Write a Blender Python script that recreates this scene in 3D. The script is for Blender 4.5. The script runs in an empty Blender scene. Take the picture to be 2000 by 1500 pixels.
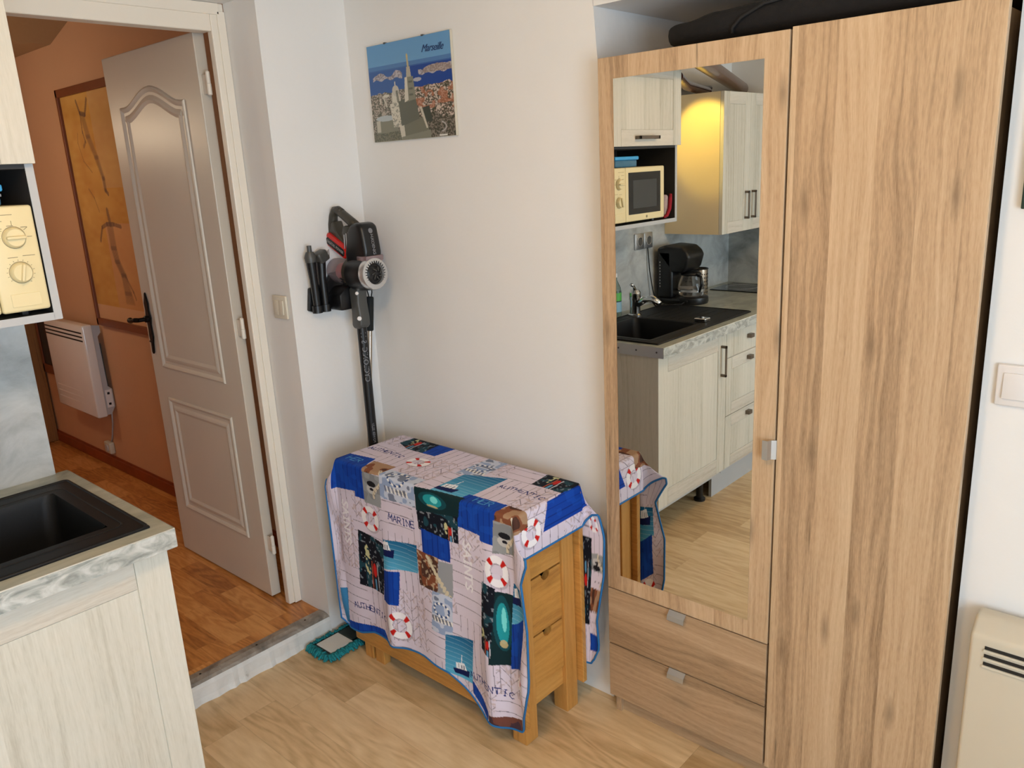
import bpy, bmesh, math, random
import numpy as np
from mathutils import Vector, Matrix
PI = math.pi
random.seed(7)
sc = bpy.context.scene
COL = sc.collection

# ------------------------------------------------------------------ camera
cam_d = bpy.data.cameras.new('camera'); cam = bpy.data.objects.new('camera', cam_d); COL.objects.link(cam)
cam_d.sensor_fit = 'HORIZONTAL'; cam_d.sensor_width = 36.0; cam_d.lens = 1568.4566 * 36 / 2000
cam_d.clip_start = 0.05; cam_d.clip_end = 60
R3 = Matrix(((0.74505726, -0.13834804, 0.65249483), (0.66516592, 0.22661936, -0.7114759), (-0.04943666, 0.96410761, 0.2608688)))
cam.matrix_world = Matrix.Translation((2.3432, -1.8210, 1.6535)) @ R3.to_4x4()
sc.camera = cam
# ------------------------------------------------------------------ world, exposure
w = bpy.data.worlds.new('world'); sc.world = w; w.use_nodes = True
w.node_tree.nodes['Background'].inputs[0].default_value = (0.75, 0.86, 1.0, 1)
w.node_tree.nodes['Background'].inputs[1].default_value = 1.0
vs = sc.view_settings
vs.view_transform = 'Standard'; vs.look = 'None'; vs.gamma = 1; vs.use_curve_mapping = False
vs.exposure = -0.18
# ------------------------------------------------------------------ large lights
def area(name, loc, rot, sx, sy, power, col):
    l = bpy.data.lights.new(name, 'AREA'); l.shape = 'RECTANGLE'; l.size = sx; l.size_y = sy
    l.energy = power; l.color = col
    o = bpy.data.objects.new(name, l); COL.objects.link(o); o.location = loc; o.rotation_euler = rot
    return o
def point(name, loc, power, col, rad=0.05):
    l = bpy.data.lights.new(name, 'POINT'); l.energy = power; l.color = col; l.shadow_soft_size = rad
    o = bpy.data.objects.new(name, l); COL.objects.link(o); o.location = loc
    return o
# daylight entering the window opening in the right wall (x = 3.6)
area('window_daylight', (3.74, -1.95, 1.22), (0, PI/2, 0), 1.35, 1.5, 76, (0.66, 0.83, 1.0))
# room ceiling lamp (warm white) behind the camera, hall ceiling lamp
point('ceiling_lamp_light', (1.55, -1.40, 2.14), 24, (1.0, 0.68, 0.36), 0.10)
point('hall_lamp_light', (-2.15, -1.13, 1.93), 11, (1.0, 0.80, 0.55), 0.07)
area('hall_area_light', (-2.5, -2.3, 1.3), (PI/2, 0, 0), 1.0, 1.4, 19, (0.95, 0.96, 1.0))  # unseen area light at the hall front wall, which has no window

# ------------------------------------------------------------------ helpers
def lin(c):
    return tuple(((v/255)/12.92 if v/255 <= 0.04045 else ((v/255+0.055)/1.055)**2.4) for v in c)
ORG = {}
def tag(o, label=None, cat=None, group=None, kind=None):
    if label: o['label'] = label
    if cat: o['category'] = cat
    if group: o['group'] = group
    if kind: o['kind'] = kind
    return o
def thing(name, loc, label, cat, group=None):
    o = bpy.data.objects.new(name, None); o.empty_display_size = 0.05
    COL.objects.link(o); o.location = loc; ORG[o.name] = Vector(loc)
    return tag(o, label, cat, group)
def obj(name, bm, m, parent=None, smooth=False, org=None, label=None, kind=None):
    """bm in world coordinates -> ONE mesh object"""
    me = bpy.data.meshes.new(name)
    o = bpy.data.objects.new(name, me); COL.objects.link(o)
    if parent is not None:
        og = ORG[parent.name]; o.parent = parent
    else:
        if org is None:
            vs_ = [v.co for v in bm.verts]
            org = ((min(v.x for v in vs_)+max(v.x for v in vs_))/2, (min(v.y for v in vs_)+max(v.y for v in vs_))/2, min(v.z for v in vs_))
        og = Vector(org); o.location = og
    ORG[o.name] = Vector(og)
    for v in bm.verts: v.co -= Vector(og)
    bmesh.ops.recalc_face_normals(bm, faces=bm.faces)
    if smooth:
        for f in bm.faces: f.smooth = True
        if smooth == 'auto':
            for e in bm.edges:
                if len(e.link_faces) == 2 and e.calc_face_angle(0) > 0.6: e.smooth = False
    bm.to_mesh(me); bm.free()
    if isinstance(m, (list, tuple)):
        for x in m: me.materials.append(x)
    else: me.materials.append(m)
    if label: o['label'] = label
    if kind: o['kind'] = kind
    return o
def struct(name, bm, m, parent=None, smooth=False):
    o = obj(name, bm, m, parent, smooth)
    if parent is None: o['kind'] = 'structure'
    return o
def NB(): return bmesh.new()
def box(bm, x0, x1, y0, y1, z0, z1, bev=0.0, seg=2, mi=0, xf=None):
    b2 = bmesh.new() 
    r = bmesh.ops.create_cube(b2, size=1.0)
    for v in b2.verts:
        v.co = Vector(((x0+x1)/2+v.co.x*(x1-x0), (y0+y1)/2+v.co.y*(y1-y0), (z0+z1)/2+v.co.z*(z1-z0)))
    if bev > 0:
        bmesh.ops.bevel(b2, geom=list(b2.edges), offset=bev, segments=seg, affect='EDGES', profile=0.5)
    if xf is not None: bmesh.ops.transform(b2, matrix=xf, verts=b2.verts)
    merge(bm, b2, mi); return bm
def merge(bm, b2, mi=0):
    for f in b2.faces: f.material_index = mi
    me = bpy.data.meshes.new('tmp'); b2.to_mesh(me); b2.free(); bm.from_mesh(me); bpy.data.meshes.remove(me)
def prism(bm, pts, axis, a0, a1, bev=0.0, seg=2, mi=0, xf=None):
    """extrude 2D polygon. axis='y': pts are (x,z); 'x': (y,z); 'z': (x,y)"""
    b2 = bmesh.new()
    def P(p, a):
        return {'y': (p[0], a, p[1]), 'x': (a, p[0], p[1]), 'z': (p[0], p[1], a)}[axis]
    v0 = [b2.verts.new(P(p, a0)) for p in pts]; v1 = [b2.verts.new(P(p, a1)) for p in pts]
    n = len(pts); b2.faces.new(v0); b2.faces.new(v1[::-1])
    for i in range(n): b2.faces.new((v0[i], v1[i], v1[(i+1) % n], v0[(i+1) % n]))
    bmesh.ops.recalc_face_normals(b2, faces=b2.faces)
    if bev > 0:
        ed = [e for e in b2.edges if e.calc_face_angle(0) > 0.35]
        bmesh.ops.bevel(b2, geom=ed, offset=bev, segments=seg, affect='EDGES', profile=0.5)
    if xf is not None: bmesh.ops.transform(b2, matrix=xf, verts=b2.verts)
    merge(bm, b2, mi)
def tube(bm, pts, r, n=12, caps=True, closed=False, mi=0):
    pts = [Vector(p) for p in pts]; m = len(pts)
    rr = r if isinstance(r, (list, tuple)) else [r]*m
    rings = []; up = None
    for i, p in enumerate(pts):
        a = pts[(i-1) % m] if (closed or i > 0) else p
        b = pts[(i+1) % m] if (closed or i < m-1) else p
        t = (b-a)
        if t.length < 1e-9: t = Vector((0, 0, 1))
        t.normalize()
        if up is None:
            up = t.orthogonal().normalized()
        up = (up - t*up.dot(t))
        if up.length < 1e-6: up = t.orthogonal()
        up.normalize(); s = t.cross(up)
        rings.append([bm.verts.new(p + (up*math.cos(2*PI*k/n) + s*math.sin(2*PI*k/n))*rr[i]) for k in range(n)])
    rng = range(m if closed else m-1)
    for i in rng:
        A, B = rings[i], rings[(i+1) % m]
        for k in range(n):
            f = bm.faces.new((A[k], A[(k+1) % n], B[(k+1) % n], B[k])); f.material_index = mi; f.smooth = True
    if caps and not closed:
        f = bm.faces.new(rings[0][::-1]); f.material_index = mi
        f = bm.faces.new(rings[-1]); f.material_index = mi
def lathe(bm, prof, origin, axis, n=32, mi=0, caps=True):
    """prof: list of (radius, height along axis)"""
    ax = Vector(axis).normalized(); u = ax.orthogonal().normalized(); v = ax.cross(u); o = Vector(origin)
    rings = [[bm.verts.new(o + ax*h + (u*math.cos(2*PI*k/n)+v*math.sin(2*PI*k/n))*max(r, 1e-5)) for k in range(n)] for r, h in prof]
    for A, B in zip(rings, rings[1:]):
        for k in range(n):
            f = bm.faces.new((A[k], A[(k+1) % n], B[(k+1) % n], B[k])); f.material_index = mi
    if caps:
        for A in (rings[0], rings[-1]):
            try:
                f = bm.faces.new(A); f.material_index = mi
            except Exception: pass
def torus(bm, c, axis, R, r, n=32, k=10, sx=1.0, mi=0):
    ax = Vector(axis).normalized(); u = ax.orthogonal().normalized(); v = ax.cross(u)
    tube(bm, [Vector(c)+(u*math.cos(2*PI*i/n)*sx+v*math.sin(2*PI*i/n))*R for i in range(n)], r, k, closed=True, mi=mi)
def moulding(bm, pts, prof, plane_y, sgn=-1, mi=0):
    """closed path pts (x,z), counter-clockwise; prof: [(inset, height)], raised towards sgn*y"""
    n = len(pts); P = [Vector((p[0], p[1])) for p in pts]; rings = []
    for i in range(n):
        d0 = (P[i]-P[i-1]).normalized(); d1 = (P[(i+1) % n]-P[i]).normalized()
        n0 = Vector((-d0.y, d0.x)); n1 = Vector((-d1.y, d1.x)); m = (n0+n1).normalized(); k = 1/max(0.35, m.dot(n0))
        rings.append([bm.verts.new((P[i].x+m.x*k*a, plane_y+sgn*h, P[i].y+m.y*k*a)) for a, h in prof])
    for i in range(n):
        A, B = rings[i], rings[(i+1) % n]
        for k in range(len(prof)-1):
            f = bm.faces.new((A[k], B[k], B[k+1], A[k+1])); f.material_index = mi
def text_bm(s, size, xf, depth=0.0006, shear=0.0, space=1.0, bold=0.0):
    cu = bpy.data.curves.new('txt', 'FONT'); cu.body = s; cu.size = size; cu.extrude = depth; cu.align_x = 'CENTER'; cu.align_y = 'CENTER'
    cu.shear = shear; cu.space_character = space; cu.offset = bold; cu.resolution_u = 3
    o = bpy.data.objects.new('txt', cu); COL.objects.link(o)
    dg = bpy.context.evaluated_depsgraph_get(); me = bpy.data.meshes.new_from_object(o.evaluated_get(dg))
    bm = bmesh.new(); bm.from_mesh(me); bmesh.ops.transform(bm, matrix=xf, verts=bm.verts)
    bpy.data.objects.remove(o); bpy.data.meshes.remove(me); bpy.data.curves.remove(cu)
    return bm
def frame_xf(o, right, up):
    r = Vector(right).normalized(); u = Vector(up).normalized(); n = r.cross(u)
    m = Matrix((r, u, n)).transposed().to_4x4(); m.translation = Vector(o); return m

# ------------------------------------------------------------------ materials
def newmat(name):
    m = bpy.data.materials.new(name); m.use_nodes = True
    nt = m.node_tree; return m, nt, nt.nodes['Principled BSDF']
def N(nt, t, **k):
    n = nt.nodes.new(t)
    for a, b in k.items():
        if a in ('inputs',):
            for i, v in b.items(): n.inputs[i].default_value = v
        else: setattr(n, a, b)
    return n
def ramp(nt, src, stops):
    r = N(nt, 'ShaderNodeValToRGB'); el = r.color_ramp.elements
    while len(el) < len(stops): el.new(0.5)
    for e, (p, c) in zip(el, stops): e.position = p; e.color = (*c, 1)
    nt.links.new(src, r.inputs[0]); return r.outputs[0]
def mixc(nt, fac, a, b, mode='MIX'):
    m = N(nt, 'ShaderNodeMix', data_type='RGBA', blend_type=mode)
    for s, v in ((m.inputs[0], fac), (m.inputs[6], a), (m.inputs[7], b)):
        if isinstance(v, (int, float)): s.default_value = v
        elif isinstance(v, tuple): s.default_value = (*v, 1)
        else: nt.links.new(v, s)
    return m.outputs[2]
def math_(nt, op, a, b=None, c=None, clamp=False):
    m = N(nt, 'ShaderNodeMath', operation=op, use_clamp=clamp)
    for i, v in enumerate((a, b, c)):
        if v is None: continue
        if isinstance(v, (int, float)): m.inputs[i].default_value = v
        else: nt.links.new(v, m.inputs[i])
    return m.outputs[0]
def bump(nt, bs, h, strength=0.2, dist=0.002):
    b = N(nt, 'ShaderNodeBump', inputs={'Strength': strength, 'Distance': dist})
    nt.links.new(h, b.inputs['Height']); nt.links.new(b.outputs[0], bs.inputs['Normal'])
def plain(name, c, rough=0.5, metal=0.0, noise=0.0, nscale=8, coat=0.0, bumps=0.0, bscale=200, spec=0.5):
    m, nt, bs = newmat(name); c = lin(c)
    bs.inputs['Roughness'].default_value = rough; bs.inputs['Metallic'].default_value = metal
    bs.inputs['Coat Weight'].default_value = coat; bs.inputs['Specular IOR Level'].default_value = spec
    co = N(nt, 'ShaderNodeTexCoord').outputs['Object']
    nz = N(nt, 'ShaderNodeTexNoise', inputs={'Scale': nscale, 'Detail': 4.0}); nt.links.new(co, nz.inputs['Vector'])
    k = max(noise, 0.015)
    out = ramp(nt, nz.outputs[0], [(0.3, tuple(v*(1-k) for v in c)), (0.7, tuple(min(1, v*(1+k)) for v in c))])
    nt.links.new(out, bs.inputs['Base Color'])
    if bumps:
        n2 = N(nt, 'ShaderNodeTexNoise', inputs={'Scale': bscale, 'Detail': 3.0}); nt.links.new(co, n2.inputs['Vector'])
        bump(nt, bs, n2.outputs[0], bumps, 0.002)
    return m
def plaster(name, c, dirt=0.04):
    m, nt, bs = newmat(name); c = lin(c); bs.inputs['Roughness'].default_value = 0.62; bs.inputs['Specular IOR Level'].default_value = 0.3
    co = N(nt, 'ShaderNodeNewGeometry').outputs['Position']
    a = N(nt, 'ShaderNodeTexNoise', inputs={'Scale': 1.7, 'Detail': 5.0, 'Roughness': 0.6}); nt.links.new(co, a.inputs['Vector'])
    b = N(nt, 'ShaderNodeTexNoise', inputs={'Scale': 35, 'Detail': 5.0}); nt.links.new(co, b.inputs['Vector'])
    out = ramp(nt, a.outputs[0], [(0.3, tuple(v*(1-dirt) for v in c)), (0.7, c)])
    nt.links.new(out, bs.inputs['Base Color'])
    h = math_(nt, 'ADD', math_(nt, 'MULTIPLY', a.outputs[0], 6.0), b.outputs[0])
    bump(nt, bs, h, 0.25, 0.004); return m
def wood(name, dark, mid, light, axis='z', lam=0.09, grain=1.0, rough=0.45, knots=0.5, lamvar=0.25, coat=0.0, crack=0.0):
    """grain along axis; lamellae of width lam vary in tone"""
    m, nt, bs = newmat(name); dark, mid, light = lin(dark), lin(mid), lin(light)
    bs.inputs['Roughness'].default_value = rough; bs.inputs['Coat Weight'].default_value = coat
    co = N(nt, 'ShaderNodeNewGeometry').outputs['Position']
    sep = N(nt, 'ShaderNodeSeparateXYZ'); nt.links.new(co, sep.inputs[0])
    L = sep.outputs['XYZ'.index(axis.upper())]
    oth = [sep.outputs[i] for i in range(3) if 'xyz'[i] != axis]
    tr = math_(nt, 'ADD', oth[0], math_(nt, 'MULTIPLY', oth[1], 0.83)) if axis != 'z' else math_(nt, 'ADD', oth[0], math_(nt, 'MULTIPLY', oth[1], 1.0))
    cell = math_(nt, 'FLOOR', math_(nt, 'DIVIDE', tr, lam))
    wn = N(nt, 'ShaderNodeTexWhiteNoise', noise_dimensions='1D'); nt.links.new(cell, wn.inputs['W'])
    sh = math_(nt, 'ADD', tr, math_(nt, 'MULTIPLY', wn.outputs[0], 7.0))
    vw = N(nt, 'ShaderNodeCombineXYZ'); nt.links.new(sh, vw.inputs[0]); nt.links.new(math_(nt, 'MULTIPLY', L, 0.26), vw.inputs[2]); nt.links.new(math_(nt, 'MULTIPLY', oth[1], 0.4), vw.inputs[1])
    n3 = N(nt, 'ShaderNodeTexNoise', inputs={'Scale': 6.5*grain, 'Detail': 2.0}); nt.links.new(vw.outputs[0], n3.inputs['Vector'])
    wx_ = math_(nt, 'ADD', sh, math_(nt, 'MULTIPLY', n3.outputs[0], 0.075))
    v = N(nt, 'ShaderNodeCombineXYZ'); nt.links.new(wx_, v.inputs[0]); nt.links.new(math_(nt, 'MULTIPLY', L, 0.035), v.inputs[2])
    n1 = N(nt, 'ShaderNodeTexNoise', inputs={'Scale': 16.0*grain, 'Detail': 2.0}); nt.links.new(v.outputs[0], n1.inputs['Vector'])
    n2 = N(nt, 'ShaderNodeTexNoise', inputs={'Scale': 120.0*grain, 'Detail': 6.0, 'Roughness': 0.7}); nt.links.new(v.outputs[0], n2.inputs['Vector'])
    rings = math_(nt, 'SINE', math_(nt, 'MULTIPLY', wx_, 330.0*grain))
    vp = N(nt, 'ShaderNodeCombineXYZ'); nt.links.new(sh, vp.inputs[0]); nt.links.new(math_(nt, 'MULTIPLY', L, 0.12), vp.inputs[2])
    n4 = N(nt, 'ShaderNodeTexNoise', inputs={'Scale': 420.0*grain, 'Detail': 2.0}); nt.links.new(vp.outputs[0], n4.inputs['Vector'])
    c0 = lambda o, k: math_(nt, 'MULTIPLY', math_(nt, 'SUBTRACT', o, 0.5), k)
    t = math_(nt, 'ADD', 0.5, c0(n2.outputs[0], 0.85)); t = math_(nt, 'ADD', t, c0(n1.outputs[0], 0.75)); t = math_(nt, 'ADD', t, c0(n4.outputs[0], 0.35))
    t = math_(nt, 'ADD', t, math_(nt, 'MULTIPLY', math_(nt, 'MULTIPLY', rings, n3.outputs[0]), 0.07))
    t = math_(nt, 'ADD', t, c0(wn.outputs[0], lamvar))
    base = ramp(nt, t, [(0.12, dark), (0.48, mid), (0.88, light)])
    # knots: sparse stretched voronoi cells
    v2 = N(nt, 'ShaderNodeCombineXYZ')
    nt.links.new(math_(nt, 'ADD', tr, math_(nt, 'MULTIPLY', n3.outputs[0], 0.03)), v2.inputs[0]); nt.links.new(math_(nt, 'MULTIPLY', L, 0.25), v2.inputs[1])
    vo = N(nt, 'ShaderNodeTexVoronoi', voronoi_dimensions='2D', inputs={'Scale': 7.0}); nt.links.new(v2.outputs[0], vo.inputs['Vector'])
    kn = math_(nt, 'MULTIPLY', math_(nt, 'SUBTRACT', 1.0, math_(nt, 'DIVIDE', vo.outputs['Distance'], 0.10), clamp=True), knots, clamp=True)
    if crack:
        v3 = N(nt, 'ShaderNodeCombineXYZ'); nt.links.new(math_(nt, 'ADD', tr, math_(nt, 'MULTIPLY', n3.outputs[0], 0.02)), v3.inputs[0]); nt.links.new(math_(nt, 'MULTIPLY', L, 0.055), v3.inputs[1])
        vo2 = N(nt, 'ShaderNodeTexVoronoi', voronoi_dimensions='2D', inputs={'Scale': 9.0}); nt.links.new(v3.outputs[0], vo2.inputs['Vector'])
        ck = math_(nt, 'MULTIPLY', math_(nt, 'SUBTRACT', 1.0, math_(nt, 'DIVIDE', vo2.outputs['Distance'], 0.028), clamp=True), crack, clamp=True)
        kn = math_(nt, 'MAXIMUM', kn, ck)
    out = mixc(nt, kn, base, tuple(d*0.45 for d in dark))
    nt.links.new(out, bs.inputs['Base Color']); bump(nt, bs, n2.outputs[0], 0.12, 0.001)
    return m
def planks(name, w_, l_, tones, gap, off=(0, 0), rough=0.4, fine=1.0, contrast=1.0, offs=0.5, gapc=0.35):
    m, nt, bs = newmat(name); bs.inputs['Roughness'].default_value = rough
    co = N(nt, 'ShaderNodeNewGeometry').outputs['Position']
    sep = N(nt, 'ShaderNodeSeparateXYZ'); nt.links.new(co, sep.inputs[0])
    row_ = math_(nt, 'DIVIDE', math_(nt, 'SUBTRACT', sep.outputs[1], off[1]), w_)
    row = math_(nt, 'FLOOR', row_); rf = math_(nt, 'FRACT', row_)
    wr = N(nt, 'ShaderNodeTexWhiteNoise', noise_dimensions='1D'); nt.links.new(math_(nt, 'ADD', row, offs), wr.inputs['W'])
    col_ = math_(nt, 'ADD', math_(nt, 'DIVIDE', math_(nt, 'SUBTRACT', sep.outputs[0], off[0]), l_), wr.outputs[0])
    col = math_(nt, 'FLOOR', col_); cf = math_(nt, 'FRACT', col_)
    cid = N(nt, 'ShaderNodeCombineXYZ'); nt.links.new(row, cid.inputs[0]); nt.links.new(col, cid.inputs[1])
    wn = N(nt, 'ShaderNodeTexWhiteNoise', noise_dimensions='3D'); nt.links.new(cid.outputs[0], wn.inputs['Vector'])
    v = N(nt, 'ShaderNodeCombineXYZ')
    nt.links.new(math_(nt, 'ADD', sep.outputs[1], math_(nt, 'MULTIPLY', wn.outputs[0], 9.0)), v.inputs[0])
    nt.links.new(math_(nt, 'MULTIPLY', sep.outputs[0], 0.16), v.inputs[1])
    n1 = N(nt, 'ShaderNodeTexNoise', inputs={'Scale': 7.0*fine, 'Detail': 2.0, 'Distortion': 0.6}); nt.links.new(v.outputs[0], n1.inputs['Vector'])
    rings = math_(nt, 'SINE', math_(nt, 'MULTIPLY', n1.outputs[0], 55.0))
    n2 = N(nt, 'ShaderNodeTexNoise', inputs={'Scale': 80.0*fine, 'Detail': 4.0}); nt.links.new(v.outputs[0], n2.inputs['Vector'])
    t = math_(nt, 'ADD', math_(nt, 'MULTIPLY', rings, 0.09*contrast), math_(nt, 'MULTIPLY', n2.outputs[0], 0.5))
    t = math_(nt, 'ADD', t, math_(nt, 'MULTIPLY', wn.outputs[0], 0.34*contrast)); t = math_(nt, 'ADD', t, 0.08)
    c = ramp(nt, t, [(0.2, lin(tones[0])), (0.5, lin(tones[1])), (0.8, lin(tones[2]))])
    e1 = math_(nt, 'LESS_THAN', math_(nt, 'MULTIPLY', rf, w_), gap); e2 = math_(nt, 'LESS_THAN', math_(nt, 'MULTIPLY', cf, l_), gap)
    e = math_(nt, 'MAXIMUM', e1, e2)
    c = mixc(nt, math_(nt, 'MULTIPLY', e, gapc), c, tuple(q*0.4 for q in lin(tones[0])))
    nt.links.new(c, bs.inputs['Base Color']); bump(nt, bs, n2.outputs[0], 0.06, 0.001)
    return m
def stone(name, stops, scale=6.0, rough=0.5, dist=1.2, aniso=(1, 1, 1), coat=0.0):
    m, nt, bs = newmat(name); bs.inputs['Roughness'].default_value = rough; bs.inputs['Coat Weight'].default_value = coat
    co = N(nt, 'ShaderNodeNewGeometry').outputs['Position']
    mp = N(nt, 'ShaderNodeMapping'); mp.inputs['Scale'].default_value = aniso; nt.links.new(co, mp.inputs[0])
    n1 = N(nt, 'ShaderNodeTexNoise', inputs={'Scale': scale, 'Detail': 7.0, 'Roughness': 0.62, 'Distortion': dist}); nt.links.new(mp.outputs[0], n1.inputs['Vector'])
    nt.links.new(ramp(nt, n1.outputs[0], [(p, lin(c)) for p, c in stops]), bs.inputs['Base Color'])
    return m
def vcol(name, rough=0.7, spec=0.3):
    m, nt, bs = newmat(name); bs.inputs['Roughness'].default_value = rough; bs.inputs['Specular IOR Level'].default_value = spec
    a = N(nt, 'ShaderNodeVertexColor', layer_name='Col'); nt.links.new(a.outputs[0], bs.inputs['Base Color']); return m
def glass(name, c, rough=0.02, alpha=1.0):
    m, nt, bs = newmat(name); bs.inputs['Base Color'].default_value = (*lin(c), 1); bs.inputs['Roughness'].default_value = rough
    bs.inputs['Transmission Weight'].default_value = alpha; bs.inputs['IOR'].default_value = 1.35; return m

WALLC = (234, 232, 229)
M = dict(
 wall=plaster('white_plaster', WALLC), ceil=plaster('ceiling_plaster', (214, 210, 200)), pink=plaster('salmon_plaster', (216, 172, 138), 0.06),
 step=stone('chipped_plaster', [(0.22, (150, 148, 140)), (0.34, (216, 215, 210)), (0.7, (228, 228, 224))], 18, 0.6, 0.3),
 hallceil=plaster('hall_ceiling_plaster', (170, 140, 105)),
 floor=planks('pale_oak_planks', 0.135, 1.125, [(180, 148, 104), (214, 184, 140), (232, 206, 164)], 0.0012, (0.165, -0.829), 0.38, 1.0, 1.0),
 hallfloor=planks('orange_parquet', 0.085, 0.34, [(158, 96, 42), (202, 136, 70), (224, 164, 98)], 0.0012, (0, 0.0), 0.32, 1.6, 1.2),
 oak=wood('grey_oak_vertical', (136, 108, 80), (188, 158, 124), (214, 188, 155), 'z', 0.085, 1.0, 0.5, 0.55, 0.22, crack=0.8),
 oakh=wood('grey_oak_horizontal', (124, 98, 72), (168, 139, 107), (193, 165, 133), 'x', 0.11, 1.0, 0.5, 0.35, 0.2),
 oakedge=plain('oak_edge', (110, 86, 62), 0.6), darkin=plain('wardrobe_side_dark', (58, 42, 30), 0.7),
 kit=wood('whitewashed_oak', (172, 166, 150), (204, 200, 187), (220, 216, 205), 'z', 0.13, 0.7, 0.5, 0.10, 0.16),
 kith=wood('whitewashed_oak_rail', (174, 164, 150), (202, 196, 184), (218, 213, 202), 'y', 0.5, 0.7, 0.5, 0.05, 0.1),
 kitin=plain('cabinet_inside', (48, 46, 46), 0.6), kitgrey=plain('cabinet_grey_side', (182, 184, 186), 0.5),
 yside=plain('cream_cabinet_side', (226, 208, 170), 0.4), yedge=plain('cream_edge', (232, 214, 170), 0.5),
 splash=stone('concrete_splashback', [(0.25, (128, 130, 128)), (0.45, (164, 167, 166)), (0.6, (184, 187, 186)), (0.8, (202, 204, 203))], 5.5, 0.45, 0.6, (1, 1, 1.3)),
 counter=stone('grey_worktop', [(0.25, (116, 120, 112)), (0.45, (152, 155, 144)), (0.6, (172, 174, 162)), (0.8, (194, 195, 184))], 9, 0.35, 1.4, (1, 0.45, 1)),
 counterf=stone('grey_worktop_edge', [(0.3, (120, 124, 120)), (0.45, (156, 160, 156)), (0.58, (186, 188, 184)), (0.75, (210, 212, 208))], 26, 0.4, 1.3, (1, 0.6, 1.2)),
 edge=plain('white_edge', (222, 222, 214), 0.4),
 sink=plain('black_granite_sink', (17, 17, 19), 0.5, noise=0.4, nscale=600, bumps=0.1, bscale=900, spec=0.3), chrome=plain('chrome', (225, 225, 225), 0.12, 1.0), alu=plain('aluminium', (196, 198, 200), 0.32, 0.9),
 pewter=plain('pewter_handle', (120, 108, 98), 0.38, 0.85), cream=plain('cream_plastic', (228, 213, 168), 0.4), creamd=plain('cream_line', (128, 116, 88), 0.6),
 black=plain('black_plastic', (16, 16, 18), 0.35), blackm=plain('matt_black', (14, 12, 12), 0.75), blackg=plain('black_glass', (10, 10, 12), 0.06),
 grey=plain('grey_plastic', (74, 74, 72), 0.4), lgrey=plain('light_grey_plastic', (180, 180, 182), 0.4), silver=plain('silver_ring', (205, 205, 205), 0.25, 0.7),
 red=plain('red_plastic', (196, 30, 22), 0.35), olive=plain('dark_olive_plastic', (58, 54, 46), 0.4),
 door=plain('painted_door', (212, 203, 188), 0.36, noise=0.02, nscale=3, bumps=0.06, bscale=60), paint=plain('white_gloss_paint', (234, 226, 212), 0.4, bumps=0.05, bscale=50),
 iron=plain('black_iron', (24, 20, 18), 0.4, 0.6), white=plain('white_plastic', (226, 222, 220), 0.35), swl=plain('cream_switch', (214, 206, 188), 0.4),
 heat=plain('heater_cream', (206, 197, 178), 0.4), heatw=plain('heater_white', (232, 226, 220), 0.16, coat=0.6), slot=plain('slot_dark', (30, 26, 22), 0.8),
 fab=plain('black_fabric', (15, 12, 12), 0.9, noise=0.3, nscale=60, bumps=0.3, bscale=300), wframe=plain('red_brown_frame', (120, 62, 28), 0.45, noise=0.1),
 wframed=plain('dark_red_frame', (84, 26, 12), 0.45), base=plain('red_brown_baseboard', (140, 62, 26), 0.45, noise=0.15, nscale=12),
 hallwood=wood('hall_door_frame_wood', (96, 62, 26), (136, 92, 44), (156, 110, 58), 'z', 0.4, 1, 0.5, 0.1, 0.1),
 beech=wood('honey_beech_vertical', (150, 96, 42), (192, 136, 68), (212, 158, 88), 'z', 0.3, 1.0, 0.4, 0.2, 0.12),
 beechx=wood('honey_beech_long', (150, 98, 44), (196, 140, 70), (214, 160, 90), 'x', 0.3, 1.0, 0.4, 0.2, 0.12),
 beechy=wood('honey_beech_cross', (152, 98, 44), (198, 142, 70), (216, 162, 90), 'y', 0.3, 1.0, 0.4, 0.35, 0.12),
 teal=plain('teal_chenille', (20, 124, 132), 0.9, noise=0.25, nscale=90), padw=plain('white_pad', (214, 214, 210), 0.8), padd=plain('dark_green_plate', (18, 36, 34), 0.5),
 steel=plain('brushed_steel', (190, 176, 160), 0.25, 0.95), foam=plain('black_foam', (20, 24, 24), 0.8),
 thresh=stone('worn_metal_strip', [(0.3, (104, 100, 94)), (0.5, (146, 139, 130)), (0.7, (180, 173, 163))], 14, 0.4, 0.8),
 pipe=plain('dark_red_beam', (66, 20, 12), 0.25, coat=0.3), bluep=plain('blue_lid', (60, 160, 220), 0.4), bluec=glass('blue_clear', (120, 190, 230), 0.1, 0.7),
 cloth=vcol('printed_tablecloth', 0.75, 0.2), hem=plain('blue_hem', (24, 106, 168), 0.7), photo=vcol('photo_print', 0.35, 0.5), poster=vcol('poster_print', 0.12, 0.5),
 mirror=None, clear=None, carafe=glass('carafe_glass', (210, 205, 200), 0.02, 0.95),
 bottle=glass('bottle_plastic', (200, 225, 220), 0.05, 0.9), green=plain('green_label', (90, 180, 80), 0.5), blabel=plain('blue_label', (150, 190, 210), 0.5),
 mitt=plain('grey_quilted', (170, 150, 150), 0.9, noise=0.15, nscale=40), mittr=plain('dark_red_trim', (150, 20, 40), 0.9),
 logo=plain('grey_print', (150, 148, 146), 0.5), logod=plain('grey_print_dim', (120, 120, 124), 0.5), dkgreen=plain('dark_green_frame', (10, 44, 34), 0.4),
)
mm, nt, bs = newmat('mirror_glass'); bs.inputs['Base Color'].default_value = (0.74, 0.73, 0.68, 1); bs.inputs['Metallic'].default_value = 1.0; bs.inputs['Roughness'].default_value = 0.0
M['mirror'] = mm
mm, nt, bs = newmat('clear_cup_plastic'); bs.inputs['Base Color'].default_value = (*lin((170, 150, 155)), 1); bs.inputs['Roughness'].default_value = .18; bs.inputs['Alpha'].default_value = .45
M['clear'] = mm
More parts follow.
